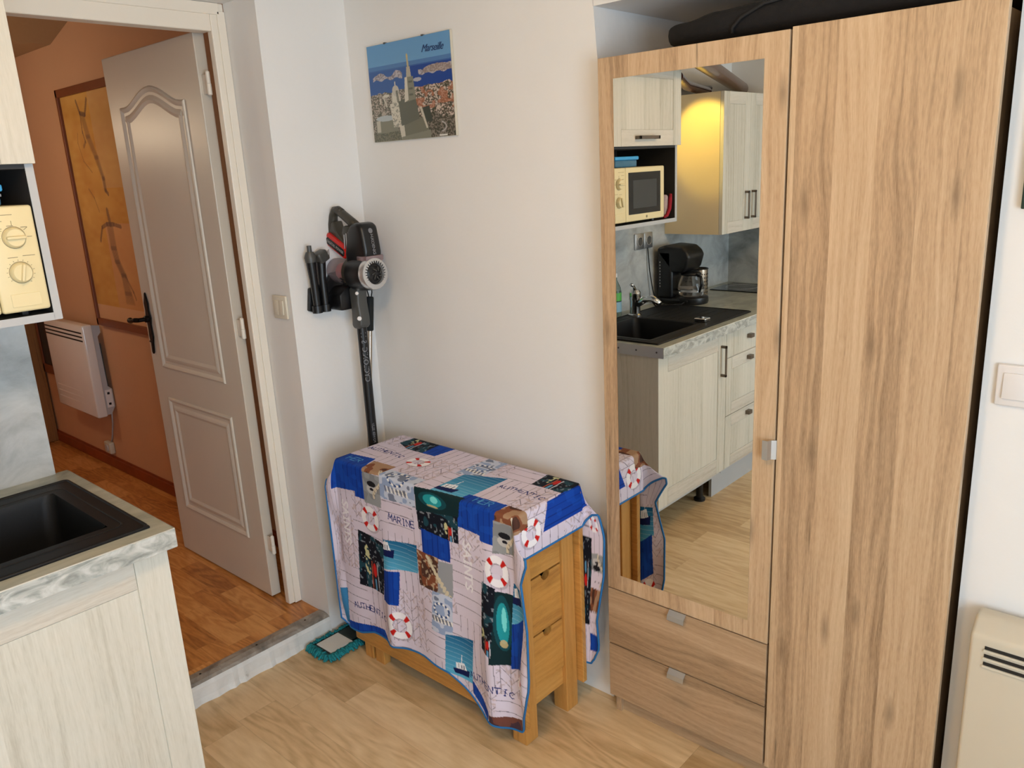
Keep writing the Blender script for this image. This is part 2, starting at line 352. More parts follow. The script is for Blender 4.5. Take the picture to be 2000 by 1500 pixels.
def lampmat(name, c, s):
    m, nt, bs = newmat(name); bs.inputs['Base Color'].default_value = (*lin(c), 1)
    bs.inputs['Emission Color'].default_value = (*lin(c), 1); bs.inputs['Emission Strength'].default_value = s; return m
M['glow'] = lampmat('lamp_glow', (255, 214, 150), 3.0)

# ------------------------------------------------------------------ numpy painter
def vnoise(A, B, sc_, seed):
    rs = np.random.RandomState(seed); T = rs.rand(64, 64)
    x = A*sc_; y = B*sc_; xi = np.floor(x).astype(int); yi = np.floor(y).astype(int); fx = x-xi; fy = y-yi
    fx = fx*fx*(3-2*fx); fy = fy*fy*(3-2*fy)
    g = lambda i, j: T[(xi+i) % 64, (yi+j) % 64]
    return (g(0, 0)*(1-fx)+g(1, 0)*fx)*(1-fy)+(g(0, 1)*(1-fx)+g(1, 1)*fx)*fy
class Canvas:
    def __init__(s, A, B):
        s.A, s.B = A, B; s.c = np.zeros(A.shape+(3,))
    def put(s, m, c, al=1.0):
        c = np.asarray(c, float); m = np.asarray(m, float)*al
        s.c = s.c*(1-m[..., None])+c*m[..., None]
    def poly(s, pts):
        m = np.zeros(s.A.shape, bool); n = len(pts)
        for i in range(n):
            x0, y0 = pts[i]; x1, y1 = pts[(i+1) % n]
            if y0 == y1: continue
            cr = ((y0 > s.B) != (y1 > s.B)) & (s.A < (x1-x0)*(s.B-y0)/(y1-y0)+x0); m ^= cr
        return m
    def seg(s, p, q, w_):
        px, py = p; dx, dy = q[0]-px, q[1]-py; L = dx*dx+dy*dy+1e-12
        t = np.clip(((s.A-px)*dx+(s.B-py)*dy)/L, 0, 1)
        return np.hypot(s.A-px-t*dx, s.B-py-t*dy) < w_
    def ell(s, cx, cy, rx, ry, rot=0):
        c, sn = math.cos(rot), math.sin(rot); x = s.A-cx; y = s.B-cy
        return ((x*c+y*sn)/rx)**2+((-x*sn+y*c)/ry)**2 < 1
STK = {'A': [(0,0,.5,1),(.5,1,1,0),(.2,.4,.8,.4)], 'U': [(0,1,0,.2),(0,.2,.3,0),(.3,0,.7,0),(.7,0,1,.2),(1,.2,1,1)], 'T': [(0,1,1,1),(.5,1,.5,0)],
 'H': [(0,0,0,1),(1,0,1,1),(0,.5,1,.5)], 'E': [(0,0,0,1),(0,1,1,1),(0,.5,.8,.5),(0,0,1,0)], 'N': [(0,0,0,1),(0,1,1,0),(1,0,1,1)], 'I': [(.5,0,.5,1),(.3,0,.7,0),(.3,1,.7,1)],
 'C': [(1,.85,.6,1),(.6,1,.2,.8),(.2,.8,0,.5),(0,.5,.2,.2),(.2,.2,.6,0),(.6,0,1,.15)], 'M': [(0,0,.1,1),(.1,1,.5,.3),(.5,.3,.9,1),(.9,1,1,0)],
 'R': [(0,0,0,1),(0,1,.8,.95),(.8,.95,.9,.7),(.9,.7,.7,.5),(.7,.5,0,.5),(.4,.5,1,0)], 'S': [(1,.85,.5,1),(.5,1,.1,.8),(.1,.8,.5,.5),(.5,.5,.9,.25),(.9,.25,.5,0),(.5,0,0,.15)], ' ': []}
def write(cv, s, x, y, h, col, dx=(1, 0), sp=1.25, wd=0.0016, arc=0.0, al=1.0, flip=1):
    ux = np.array(dx, float); uy = np.array((-ux[1], ux[0]))*-flip   # b grows downwards on the cloth
    n = len(s)
    for i, ch in enumerate(s):
        t = (i-(n-1)/2); ang = arc*t; off = arc*t*t*0.5
        c0 = np.array((x, y))+ux*t*h*sp*0.8-uy*off*h*sp*0.8
        ca, sa = math.cos(ang), math.sin(ang); a = ux*ca-uy*sa; b = uy*ca+ux*sa
        for (x0, y0, x1, y1) in STK[ch]:
            p = c0+a*(x0-.5)*h*.75+b*(y0-.5)*h; q = c0+a*(x1-.5)*h*.75+b*(y1-.5)*h
            cv.put(cv.seg(p, q, wd), col, al)
def set_vcol(me, cols):
    ca = me.color_attributes.new('Col', 'FLOAT_COLOR', 'POINT')
    a = np.ones((len(me.vertices), 4), np.float32); a[:, :3] = cols.reshape(-1, 3)
    ca.data.foreach_set('color', a.ravel())
L_ = lambda *c: np.array(lin(c))

# ================================================================== STRUCTURE
HB = 0.0756          # hall floor level
PIL = -0.3375        # reveal edge of the left wall
CT = -1.1428         # end of the kitchen part of the left wall
AX0, AX1, AZ = 1.021, 1.985, 2.04   # alcove
RX, BY, CZ = 3.6, -2.89, 2.27
bm = NB(); box(bm, 0, RX+0.15, BY-0.1, 0.62, -0.08, 0.0); struct('floor', bm, M['floor'])
bm = NB(); box(bm, -3.4, -0.012, -2.3, -0.04, -0.05, HB-0.002); struct('floor_hall', bm, M['hallfloor'])
bm = NB(); box(bm, -0.185, RX+0.15, BY-0.1, 0.62, CZ, CZ+0.08); struct('ceiling', bm, M['ceil'])
# left wall: pillar by the corner, kitchen part, part above the doorway
bm = NB()
box(bm, -0.185, 0, PIL, 0.0, 0.0, CZ); box(bm, -0.185, 0, BY, CT, 0.0, CZ); box(bm, -0.185, 0, CT, PIL, 2.20, CZ)
struct('wall_left', bm, M['wall'])
bm = NB()
box(bm, AX1, RX, 0.0, 0.62, 0.0, CZ); prism(bm, [(0, 0), (1.046, 0), (1.044, .9), (1.040, 1.6), (1.033, 1.9), (1.022, 2.04), (1.021, CZ), (0, CZ)], 'y', 0.0, 0.62)
box(bm, AX0, AX1, 0.0, 0.62, AZ, CZ); box(bm, AX0, AX1, 0.55, 0.62, 0, AZ)
struct('wall_back', bm, M['wall'])
bm = NB(); box(bm, -0.185, RX+0.15, BY-0.1, BY, 0, CZ); struct('wall_front', bm, M['wall'])
WY0, WY1, WZ0, WZ1 = -2.7, -1.2, 0.55, 2.05
bm = NB()
box(bm, RX, RX+.12, BY, WY0, 0, CZ); box(bm, RX, RX+.12, WY1, 0.62, 0, CZ); box(bm, RX, RX+.12, WY0, WY1, 0, WZ0); box(bm, RX, RX+.12, WY0, WY1, WZ1, CZ)
struct('wall_right', bm, M['wall'])
bm = NB()
for a, b, c, d in ((WY0, WY0+.05, WZ0, WZ1), (WY1-.05, WY1, WZ0, WZ1), (WY0, WY1, WZ0, WZ0+.05), (WY0, WY1, WZ1-.05, WZ1), ((WY0+WY1)/2-.03, (WY0+WY1)/2+.03, WZ0, WZ1)):
    box(bm, RX+.02, RX+.07, a, b, c, d, 0.004)
struct('window_1', bm, M['paint'])
# doorway step and worn threshold strip
bm = NB(); n = 40
pr = []
for i in range(n+1):
    y = CT+0.001+(PIL-CT-0.002)*i/n; r_ = random.uniform(-.003, .003)
    pr.append([bm.verts.new(p) for p in ((-0.03, y, 0.0), (0.012+r_*1.5, y, 0.0), (0.006+r_, y, 0.02), (0.004+r_*.6, y, 0.055), (-0.001+r_*.5, y, HB-0.006), (-0.03, y, HB-0.006))])
for A_, B_ in zip(pr, pr[1:]):
    for k in range(6): bm.faces.new((A_[k], A_[(k+1) % 6], B_[(k+1) % 6], B_[k]))
bm.faces.new(pr[0]); bm.faces.new(pr[-1][::-1])
struct('trim_1', bm, M['step'])
bm = NB(); prism(bm, [(-0.062, HB-0.003), (-0.06, HB+0.002), (-0.03, HB+0.005), (-0.008, HB+0.001), (0.001, HB-0.006), (-0.03, HB-0.006)], 'y', CT+0.002, PIL-0.002)
for y in (-0.97, -0.83, -0.62, -0.42):
    lathe(bm, [(0.0038, 0), (0.0038, 0.0012)], (-0.036, y, HB+0.0042), (0, 0, 1), 10, mi=1)
tr = struct('trim_2', bm, [M['thresh'], M['blackm']])
# door frame (white gloss): right jamb, left jamb, head
FY, FX, FT, LY = -0.3874, -0.1848, 2.1152, -1.117
bm = NB()
box(bm, -0.214, FX, FY, PIL-0.0005, HB, FT+.085, .004); box(bm, -0.238, FX, CT+.001, LY, HB, FT+.085, .004)
box(bm, -0.238, FX, LY, FY, FT, FT+.083, .004)
box(bm, -0.212, FX-.014, PIL-.001, PIL-.0004, HB, FT)          # shadow-side rebate
box(bm, FX-.001, FX+.006, FY+.022, PIL-.001, HB, FT+.06, .002)
box(bm, FX-.001, FX+.006, CT+.002, FY+.03, FT+.05, FT+.084, .002)
struct('trim_3', bm, M['paint'])
# hall walls
HY = -0.126
bm = NB(); box(bm, -3.4, -0.186, HY, HY+.06, 0.0, 2.75); struct('wall_hall_back', bm, M['pink'])
bm = NB(); box(bm, -3.4, -3.3, -2.3, HY, 0.0, 2.75); struct('wall_hall_left', bm, M['pink'])
bm = NB(); box(bm, -3.4, -0.186, -2.36, -2.3, 0.0, 2.75); struct('wall_hall_front', bm, M['pink'])
bm = NB(); box(bm, -0.245, -0.186, -2.3, CT, 0.0, 2.75); box(bm, -0.245, -0.186, PIL+.001, HY, 0, 2.75); box(bm, -0.245, -0.186, CT, PIL+.001, 2.205, 2.75)
struct('wall_hall_right', bm, M['pink'])
bm = NB(); prism(bm, [(-3.4, 2.352), (-2.20, 2.352), (-1.80, 2.46), (-0.2, 2.62), (-0.2, 2.72), (-3.4, 2.72)], 'y', -2.3, HY-.001); struct('ceiling_hall', bm, M['hallceil'])
bm = NB(); box(bm, -3.28, -0.25, HY-.014, HY-.0005, HB, .136, .003); box(bm, -3.28, -0.25, HY-.006, HY-.0004, .134, .146, .002); struct('baseboard_hall', bm, M['base'])
bm = NB(); box(bm, -3.30, -3.235, -0.24, -0.136, HB, 2.15, .006); box(bm, -3.30, -3.235, -1.15, -1.05, HB, 2.15, .006); box(bm, -3.30, -3.235, -1.05, -0.24, 2.07, 2.15, .006)
struct('trim_4', bm, M['hallwood'])

# ------------------------------------------------------------------ door leaf
LX0, LX1, LF, LB, LZ0, LZ1 = -1.0042, -0.287, -0.400, -0.360, .0815, 2.127
d = bpy.data.objects.new('door_1', None); COL.objects.link(d); d.location = (LX1, LB, LZ0); ORG[d.name] = Vector(d.location); d['kind'] = 'structure'
bm = NB(); box(bm, LX0, LX1, LF, LB, LZ0, LZ1, .003)
leafpts = [(-.905, .925), (-.402, .925), (-.402, 1.930)]
arch = []
for i in range(0, 17):
    u = i/16; x = -.402-(.905-.402)*u
    z = 1.930+.012*u + .062*(0.5-0.5*math.cos(2*PI*min(1, max(0, (u-.08)/.84))))**0.8
    arch.append((x, z))
up = leafpts[:2]+arch
lo = [(-.905, .300), (-.395, .300), (-.395, .798), (-.905, .798)]
prof = [(0, 0), (.003, .005), (.008, .007), (.014, .004), (.022, -.0015), (.030, -.001), (.040, .003), (.048, .0045), (.056, .001), (.060, -.0005)]
for path in (up, lo):
    moulding(bm, path, prof, LF-.0006)
leaf = obj('leaf', bm, M['door'], d, smooth=False)
bm = NB()
ppl = [(-.975, .985), (-.968, .975), (-.960, .985), (-.955, 1.02), (-.945, 1.05), (-.948, 1.10), (-.940, 1.13), (-.948, 1.16), (-.945, 1.19), (-.953, 1.215), (-.960, 1.235), (-.967, 1.215), (-.978, 1.19), (-.975, 1.16), (-.982, 1.13), (-.975, 1.10), (-.978, 1.05), (-.972, 1.02)]
prism(bm, ppl, 'y', LF-.008, LF, .002, 1)
lathe(bm, [(.014, 0), (.014, .012), (.009, .016), (.009, .04)], (-.961, LF-.008, 1.125), (0, -1, 0), 16)
tube(bm, [(-.961, LF-.045, 1.125), (-.972, LF-.056, 1.126), (-.99, LF-.058, 1.124), (-1.012, LF-.056, 1.118), (-1.026, LF-.054, 1.121)], [.009, .010, .008, .009, .012], 12)
tube(bm, [(-.972, LF-.009, 1.03), (-.952, LF-.009, 1.03)], .004, 8)
obj('handle', bm, M['iron'], d, smooth='auto', label='black wrought iron handle')
for z in (1.965, 1.147, .307):
    bm = NB(); lathe(bm, [(.004, 0), (.008, .003), (.008, .036), (.008, .0365)], (-.248, -.388, z-.037), (0, 0, 1), 14)
    lathe(bm, [(.0072, 0), (.0072, .036), (.004, .040)], (-.248, -.388, z), (0, 0, 1), 14)
    box(bm, -.2865, -.254, -.389, -.386, z-.03, z+.03, .0008)
    obj('hinge', bm, M['paint'], d, smooth='auto')

# ------------------------------------------------------------------ hall things
def paint_surface(name, x0, x1, z0, z1, y, nx, nz, painter, m, parent=None, label=None, depth=0.003):
    """upright printed sheet facing -y, painted per vertex; back and rim give it depth"""
    xs = np.linspace(x0, x1, nx); zs = np.linspace(z0, z1, nz); X, Z = np.meshgrid(xs, zs)
    cv = Canvas((X-x0)/(x1-x0), (z1-Z)/(z1-z0)); painter(cv)
    og = ORG[parent.name]
    V = np.stack([X-og.x, np.full_like(X, y-og.y), Z-og.z], -1).reshape(-1, 3)
    idx = np.arange(nx*nz).reshape(nz, nx); F = np.stack([idx[:-1, :-1], idx[:-1, 1:], idx[1:, 1:], idx[1:, :-1]], -1).reshape(-1, 4)
    me = bpy.data.meshes.new(name); me.from_pydata(V.tolist(), [], F.tolist()); me.materials.append(m)
    set_vcol(me, cv.c); o = bpy.data.objects.new(name, me); COL.objects.link(o); o.parent = parent; ORG[o.name] = og
    if label: o['label'] = label
    return o
def poster_paint(cv):
    A, B = cv.A, cv.B
    nz = vnoise(A*1.0, B*3, 5, 1)*.6+vnoise(A, B*3, 17, 2)*.4
    base = L_(214, 164, 84)[None, None]*(1-nz[..., None])+L_(190, 130, 60)[None, None]*nz[..., None]
    cv.c = base.copy()
    cv.put(B > .93, L_(216, 170, 130)); cv.put((A > .42) & (B < .4), L_(200, 160, 110), .5); cv.put((A > .35) & (B > .55) & (B < .93), L_(206, 150, 110), .6)
    dk = L_(96, 70, 60)
    def fig(pts, w_, al=.7):
        for p, q in zip(pts, pts[1:]): cv.put(cv.seg(p, q, w_), dk, al)
    fig([(.24, .03), (.27, .08), (.34, .09), (.40, .03)], .010); fig([(.27, .08), (.26, .16), (.28, .2), (.24, .22)], .008, .5)
    for k in range(-3, 4): fig([(.30+k*.008, .09), (.33+k*.009, .18), (.40+k*.008, .27), (.45+k*.005, .36), (.45+k*.004, .41)], .010, .22)
    fig([(.45, .41), (.48, .425)], .01)
    fig([(.42, .50), (.43, .55)], .018); fig([(.24, .63), (.30, .57), (.38, .555), (.48, .555), (.58, .565)], .009)
    for k in range(-4, 5): fig([(.42+k*.010, .555), (.42+k*.009, .66), (.44+k*.008, .72), (.50+k*.008, .78), (.52+k*.011, .86), (.53+k*.014, .90)], .011, .26)
    fig([(.52, .78), (.6, .85), (.62, .88)], .008, .5); fig([(.18, .16), (.16, .2), (.2, .28), (.3, .33)], .004, .4); fig([(.2, .4), (.26, .44), (.3, .5)], .005, .4)
po = thing('framed_poster', (-1.775, HY-.002, .943), 'tall framed ochre poster of sketched figures, on the hall wall behind the open door', 'poster')
PX0, PX1, PZ0, PZ1 = -2.195, -1.36, .943, 2.135
bm = NB()
for a, b, c, e in ((PX0, PX0+.022, PZ0, PZ1), (PX1-.022, PX1, PZ0, PZ1), (PX0, PX1, PZ0, PZ0+.038), (PX0, PX1, PZ1-.038, PZ1)): box(bm, a, b, HY-.028, HY-.002, c, e, .003)
obj('frame', bm, M['wframe'], po)
paint_surface('print', PX0+.021, PX1-.021, PZ0+.037, PZ1-.037, HY-.014, 260, 400, poster_paint, M['poster'], po)
bm = NB(); box(bm, PX0+.01, PX1-.01, HY-.0125, HY-.003, PZ0+.01, PZ1-.01); obj('backing', bm, M['wframe'], po)
t = thing('wall_mirror', (-3.14, HY-.002, .545), 'narrow dark panel in a wooden frame on the hall wall, left of the heater', 'mirror')
bm = NB(); box(bm, -3.22, -3.03, HY-.02, HY-.002, .545, .60, .002); box(bm, -3.22, -3.20, HY-.02, HY-.002, .545, 1.3, .002); box(bm, -3.05, -3.03, HY-.02, HY-.002, .545, 1.3, .002); box(bm, -3.22, -3.03, HY-.02, HY-.002, 1.26, 1.3, .002)
obj('frame', bm, M['wframe'], t)
bm = NB(); box(bm, -3.205, -3.045, HY-.012, HY-.002, .595, 1.265); obj('panel', bm, M['blackg'], t)
# hall heater
t = thing('electric_heater', (-2.5, HY-.05, .43), 'glossy white electric panel heater on the salmon hall wall', 'heater')
hx0, hx1, hz0, hz1 = -2.78, -2.215, .425, .945
bm = NB(); box(bm, hx0, hx1, HY-.105, HY-.05, hz0, hz1, .010, 3); obj('front_casing', bm, M['heatw'], t, smooth='auto')
bm = NB(); prism(bm, [(HY-.052, hz0+.01), (HY-.052, hz1-.004), (HY-.012, hz1-.012), (HY-.012, hz1-.05), (HY-.030, hz1-.07), (HY-.026, hz0+.17), (HY-.006, hz0+.15), (HY-.006, hz0+.05), (HY-.03, hz0+.01)], 'x', hx1-.012, hx1-.002)
obj('side_bracket', bm, M['lgrey'], t)
bm = NB(); box(bm, hx0+.05, hx1-.06, HY-.05, HY-.001, hz0+.15, hz1-.12); obj('wall_bracket', bm, M['grey'], t)
for k in range(3):
    bm = NB(); box(bm, hx0+.012, hx1-.015, HY-.1062, HY-.104, hz1-.045-k*.022, hz1-.037-k*.022); obj('air_slot', bm, M['slot'], t)
for k in range(3):
    bm = NB(); box(bm, hx0+.04, hx1-.16, HY-.1058, HY-.104, hz0+.13-k*.035, hz0+.134-k*.035); obj('groove', bm, M['heatw'], t)
bm = NB(); box(bm, hx1-.0022, hx1-.0008, HY-.046, HY-.012, hz0+.05, hz0+.15); obj('control_panel', bm, M['white'], t)
for z in (.07, .13):
    bm = NB(); box(bm, hx1-.001, hx1+.002, HY-.036, HY-.024, hz0+z-.006, hz0+z+.006); obj('button', bm, M['blackm'], t)
bm = NB(); tube(bm, [(hx1-.03, HY-.02, hz0+.01), (-2.30, HY-.006, .36), (-2.34, HY-.005, .28), (-2.375, HY-.006, .225)], .004, 8); obj('cable', bm, M['lgrey'], t)
t = thing('wall_outlet', (-2.385, HY, .155), 'small white cable outlet low on the hall wall under the heater', 'outlet')
bm = NB(); box(bm, -2.425, -2.345, HY-.030, HY-.0005, .165, .235, .008, 3); obj('box', bm, M['heat'], t, smooth='auto')
bm = NB(); lathe(bm, [(.022, 0), (.022, .004), (.018, .006)], (-2.385, HY-.030, .2), (0, -1, 0), 20); obj('cap', bm, M['lgrey'], t)
t = thing('hall_lamp', (-2.15, -1.13, 2.03), 'round glowing pendant lamp of the hall, out of the photo', 'lamp')
bm = NB(); lathe(bm, [(.05, .325), (.05, .30), (.006, .29), (.006, .09)], (-2.15, -1.13, 2.03), (0, 0, 1), 24); obj('base', bm, M['white'], t)
bm = NB(); lathe(bm, [(.02, .09), (.07, .07), (.09, .04), (.095, .03)], (-2.15, -1.13, 2.03), (0, 0, 1), 24, caps=False); obj('shade', bm, M['glow'], t, smooth=True)

# ================================================================== WALL THINGS
def switch(name, cx, cy, cz, w_, h_, face, label, cat, rockers, mt, gap=.0):
    """face 'y': plate on a wall facing -y"""
    t = thing(name, (cx, cy, cz-h_/2), label, cat)
    bm = NB(); box(bm, cx-w_/2, cx+w_/2, cy-.010, cy-.0003, cz-h_/2, cz+h_/2, .004, 3); obj('plate', bm, mt, t, smooth='auto')
    n = rockers; iw = w_*.68
    for i in range(n):
        a = cx-iw/2+iw*i/n; b = cx-iw/2+iw*(i+1)/n-.001
        bm = NB(); box(bm, a, b, cy-.0145, cy-.0095, cz-h_*.31, cz+h_*.31, .0015, 2, xf=Matrix.Translation((0, cy-.012, cz)) @ Matrix.Rotation(-.05, 4, 'X') @ Matrix.Translation((0, -cy+.012, -cz)))
        obj('rocker', bm, mt, t, smooth='auto')
    return t
switch('light_switch', -.060, PIL, 1.232, .082, .080, 'y', 'cream square light switch in the doorway reveal, left of the vacuum', 'switch', 2, M['swl'])
switch('light_switch', 2.0525, 0.0, 1.1795, .084, .086, 'y', 'white light switch on the wall right of the wardrobe', 'switch', 1, M['white'])
t = thing('small_picture', (2.12, 0, 1.53), 'dark green framed picture cut off by the right edge of the photo', 'picture')
bm = NB(); box(bm, 2.021, 2.22, -.015, -.0005, 1.528, 1.74, .002); obj('frame', bm, M['dkgreen'], t)
bm = NB(); box(bm, 2.04, 2.20, -.0165, -.0148, 1.548, 1.72); obj('print', bm, M['heat'], t)
# right heater
t = thing('electric_heater', (2.4, -.04, .21), 'cream wall heater with slotted top under the right light switch', 'heater')
gx0, gx1, gz0, gz1 = 2.030, 2.66, .20, .690
bm = NB()
prism(bm, [(-.012, gz0), (-.012, gz1-.004), (-.050, gz1-.004), (-.090, gz1-.034), (-.090, gz0+.02), (-.075, gz0)], 'x', gx0, gx1, .009, 3)
obj('casing', bm, M['heat'], t, smooth='auto')
bm = NB(); box(bm, gx0+.1, gx1-.1, -.013, -.0005, gz0+.06, gz1-.06); obj('wall_bracket', bm, M['grey'], t)
for k in range(3):
    bm = NB(); box(bm, gx0+.030, gx1-.03, -.0915, -.088, gz1-.060-k*.0185, gz1-.053-k*.0185); obj('air_slot', bm, M['slot'], t)
for k in range(3):
    bm = NB(); box(bm, gx0+.028, gx1-.028, -.0945, -.0895, gz1-.0655-k*.0185, gz1-.0603-k*.0185, .001); obj('louvre', bm, M['heat'], t)
# picture of the hilltop church
def church(cv):
    A, B = cv.A, cv.B
    left = A < .52
    n1 = vnoise(A, B, 95, 3); n2 = vnoise(A, B, 26, 4); n3 = vnoise(A, B, 9, 5)
    sky = L_(96, 150, 196)*(1-B[..., None])+L_(120, 165, 200)*B[..., None]
    cv.c = sky+np.zeros_like(cv.c)
    sea = (B > .26-.0*A)
    cv.put(sea, L_(12, 62, 140)); cv.put((B > .22) & (B < .27), L_(58, 100, 160), .7)
    cv.put(sea & left, L_(70, 108, 160), .55)
    isl = (B > .30+.02*np.sin(A*30)+.03*n2) & (B < .365+.01*np.sin(A*50)) & ((A > .05) & (A < .42) | (A > .62))
    cv.put(isl, L_(176, 170, 176)); cv.put(isl & (n1 > .55), L_(120, 112, 118), .8)
    isl2 = ((A-.84)/.17)**2+((B-.335)/.05)**2 < 1; cv.put(isl2 & (B < .36), L_(168, 156, 150)); cv.put(isl2 & (B < .36) & (n1 > .5), L_(120, 100, 96), .6)
    cv.put(cv.ell(.60, .41, .05, .02), L_(170, 170, 180))
    city = B > .50+.03*(n2-.5)-.03*A
    cv.put(city, L_(112, 96, 84)); cv.put(city & (n1 > .58), L_(196, 180, 166)); cv.put(city & (n1 < .35), L_(66, 70, 52))
    cv.put(city & (n2 > .55) & (A > .52) & (B < .72), L_(170, 104, 70), .7); cv.put((B > .72+.1*n3) & (A > .5), L_(50, 54, 38), .65); cv.put(city & left, L_(120, 122, 112), .35)
    cv.put((B > .9) & (A < .45) & (n1 > .4), L_(84, 90, 66), .7)
    st, li, sh = L_(128, 128, 112), L_(206, 200, 184), L_(96, 98, 86)
    P = cv.poly
    cv.put(P([(.04, .78), (.30, .76), (.33, .90), (.04, .92)]), st); cv.put(cv.ell(.17, .76, .12, .03), L_(176, 184, 186)); cv.put(P([(.05, .78), (.10, .78), (.10, .9), (.05, .9)]), li, .7)
    cv.put(P([(.33, .60), (.56, .56), (.60, .82), (.35, .86)]), sh)                      # nave flank
    cv.put(P([(.24, .62), (.35, .60), (.37, .86), (.27, .86)]), li)                     # lit end
    cv.put((n1 > .6) & P([(.24, .62), (.35, .60), (.37, .86), (.27, .86)]), sh, .6)
    cv.put(P([(.27, .61), (.28, .50), (.36, .49), (.38, .60)]), li); cv.put(cv.ell(.325, .49, .042, .055), L_(190, 184, 172)); cv.put(cv.seg((.325, .43), (.325, .40), .006), li)
    cv.put(cv.seg((.34, .50), (.35, .60), .014), sh, .8)
    cv.put(P([(.43, .62), (.45, .37), (.55, .37), (.57, .60)]), st); cv.put(P([(.43, .62), (.45, .37), (.48, .37), (.48, .60)]), li)   # bell tower
    for yy in (.42, .49, .55): cv.put(cv.seg((.50, yy), (.53, yy), .010), sh)
    cv.put(P([(.47, .37), (.48, .27), (.52, .27), (.53, .37)]), L_(176, 168, 150)); cv.put(cv.seg((.50, .27), (.495, .17), .010), L_(180, 168, 130)); cv.put(cv.ell(.495, .16, .010, .02), L_(190, 172, 120))
    cv.put(P([(.38, .86), (.66, .78), (.70, .92), (.40, .97)]), L_(112, 112, 96)); cv.put(P([(.34, .86), (.40, .85), (.41, 1), (.36, 1)]), li, .9)
    cv.put(P([(.60, .70), (.72, .68), (.75, .84), (.66, .84)]), L_(58, 64, 54)); cv.put(P([(.60, .68), (.63, .68), (.69, .90), (.67, .90)]), li, .8)
    cv.put(P([(.36, .97), (.72, .92), (.72, 1), (.36, 1)]), st)
    for k in range(14):
        a0 = -.9+k*.13; a1 = a0+.13
        cv.put(cv.seg((.78+.12*math.cos(a0), .90+.06*math.sin(a0)), (.78+.12*math.cos(a1), .90+.06*math.sin(a1)), .008), L_(170, 164, 160))
    cv.put(cv.ell(.20, .53, .04, .015), li); cv.put(cv.seg((.12, .55), (.12, .60), .007), li); cv.put(cv.seg((.17, .55), (.20, .64), .010), li, .8)
    cv.put(cv.seg((.82, .985), (.9, .985), .008), L_(220, 216, 206))
t = thing('canvas_picture', (.309, 0, 1.755), 'photo print of a hilltop church above a blue bay, high on the white wall', 'picture')
qx0, qx1, qz0, qz1 = .1122, .5062, 1.7546, 2.0561
tilt = [(.1122, 2.0577), (.5062, 2.0565), (.5067, 1.7555), (.1125, 1.7546)]
bm = NB(); box(bm, qx0, qx1, -.011, -.0008, qz0, qz1, .0012); obj('board', bm, M['heat'], t)
paint_surface('print', qx0+.001, qx1-.001, qz0+.001, qz1-.001, -.0125, 330, 250, church, M['photo'], t)
bm = text_bm('Marseille', .030, frame_xf((.425, -.0135, 2.016), (1, 0, -.02), (0.02, 0, 1)), .0003, .5, .92)
obj('lettering', bm, plain('navy_ink', (24, 50, 100), .5), t)
for x in (.205, .385):
    bm = NB(); box(bm, x-.004, x+.004, -.015, -.0005, qz1-.003, qz1+.002, .001); obj('clip', bm, M['grey'], t)

# ================================================================== WARDROBE
YM = -0.0667
t = thing('wardrobe', (1.53, .2, 0), 'tall two-door grey oak wardrobe with a mirror door, set into the alcove', 'wardrobe')
wx0, wxm, wxn, wx1, dz0, dzt = 1.0784, 1.5758, 1.5806, 1.978, .0642, 1.9035
dfy = YM+.0022
bm = NB()
box(bm, wx0+.008, wx0+.026, dfy+.021, .43, .0, dzt-.008); box(bm, wx1-.034, wx1-.016, dfy+.021, .43, 0, dzt-.008); box(bm, 1.569, 1.587, dfy+.021, .43, .065, dzt-.03)
box(bm, wx0+.026, wx1-.034, dfy+.021, .43, dzt-.028, dzt-.010); box(bm, wx0+.026, wx1-.034, dfy+.021, .43, .066, .084)
box(bm, wx0+.026, wx1-.034, .425, .432, .084, dzt-.028)
obj('carcass', bm, M['oak'], t)
bm = NB(); box(bm, wx0+.026, wx1-.034, -.030, -.012, .0, .066); obj('plinth', bm, M['oakh'], t)
# mirror door: stiles and rails around the glass
mx0, mx1, mz0, mz1 = 1.1258, 1.5212, .4852, 1.8517
Z1 = .4330
bm = NB(); box(bm, wx0, wxm, dfy, dfy+.018, Z1+.0015, dzt, .0012); md = obj('mirror_door', bm, M['oak'], t)
bm = NB(); box(bm, mx0, mx1, YM, YM+.003, mz0, mz1); mo = obj('mirror', bm, M['mirror'], md)
def pull(bm, horizontal, a, z, y):
    # small folded aluminium tab
    if horizontal:
        w2 = .026
        prism(bm, [(y-.016, z-.014), (y-.0175, z-.012), (y-.015, z+.001), (y-.003, z+.013), (y-.0002, z+.013), (y-.0002, z+.010), (y-.004, z+.009), (y-.013, z-.001)], 'x', a-w2, a+w2)
    else:
        h2 = .024
        prism(bm, [(a+.004, y-.0002), (a+.004, y-.004), (a-.006, y-.010), (a-.010, y-.022), (a-.024, y-.022), (a-.0245, y-.019), (a-.013, y-.018), (a-.009, y-.008), (a, y-.0002)], 'z', z-h2, z+h2)
bm = NB(); pull(bm, False, 1.578, .968, dfy); obj('door_handle', bm, M['alu'], md)
bm = NB(); box(bm, wxn, wx1, dfy, dfy+.018, dz0, dzt+.004, .0012); obj('plain_door', bm, M['oak'], t)
for (a, b) in ((.2470, .4310), (.0645, .2440)):
    bm = NB(); box(bm, wx0, wxm-.001, dfy, dfy+.018, a, b, .0012); dr = obj('drawer', bm, M['oakh'], t)
    bm = NB(); pull(bm, True, 1.315, b-.010, dfy); obj('handle', bm, M['alu'], dr)
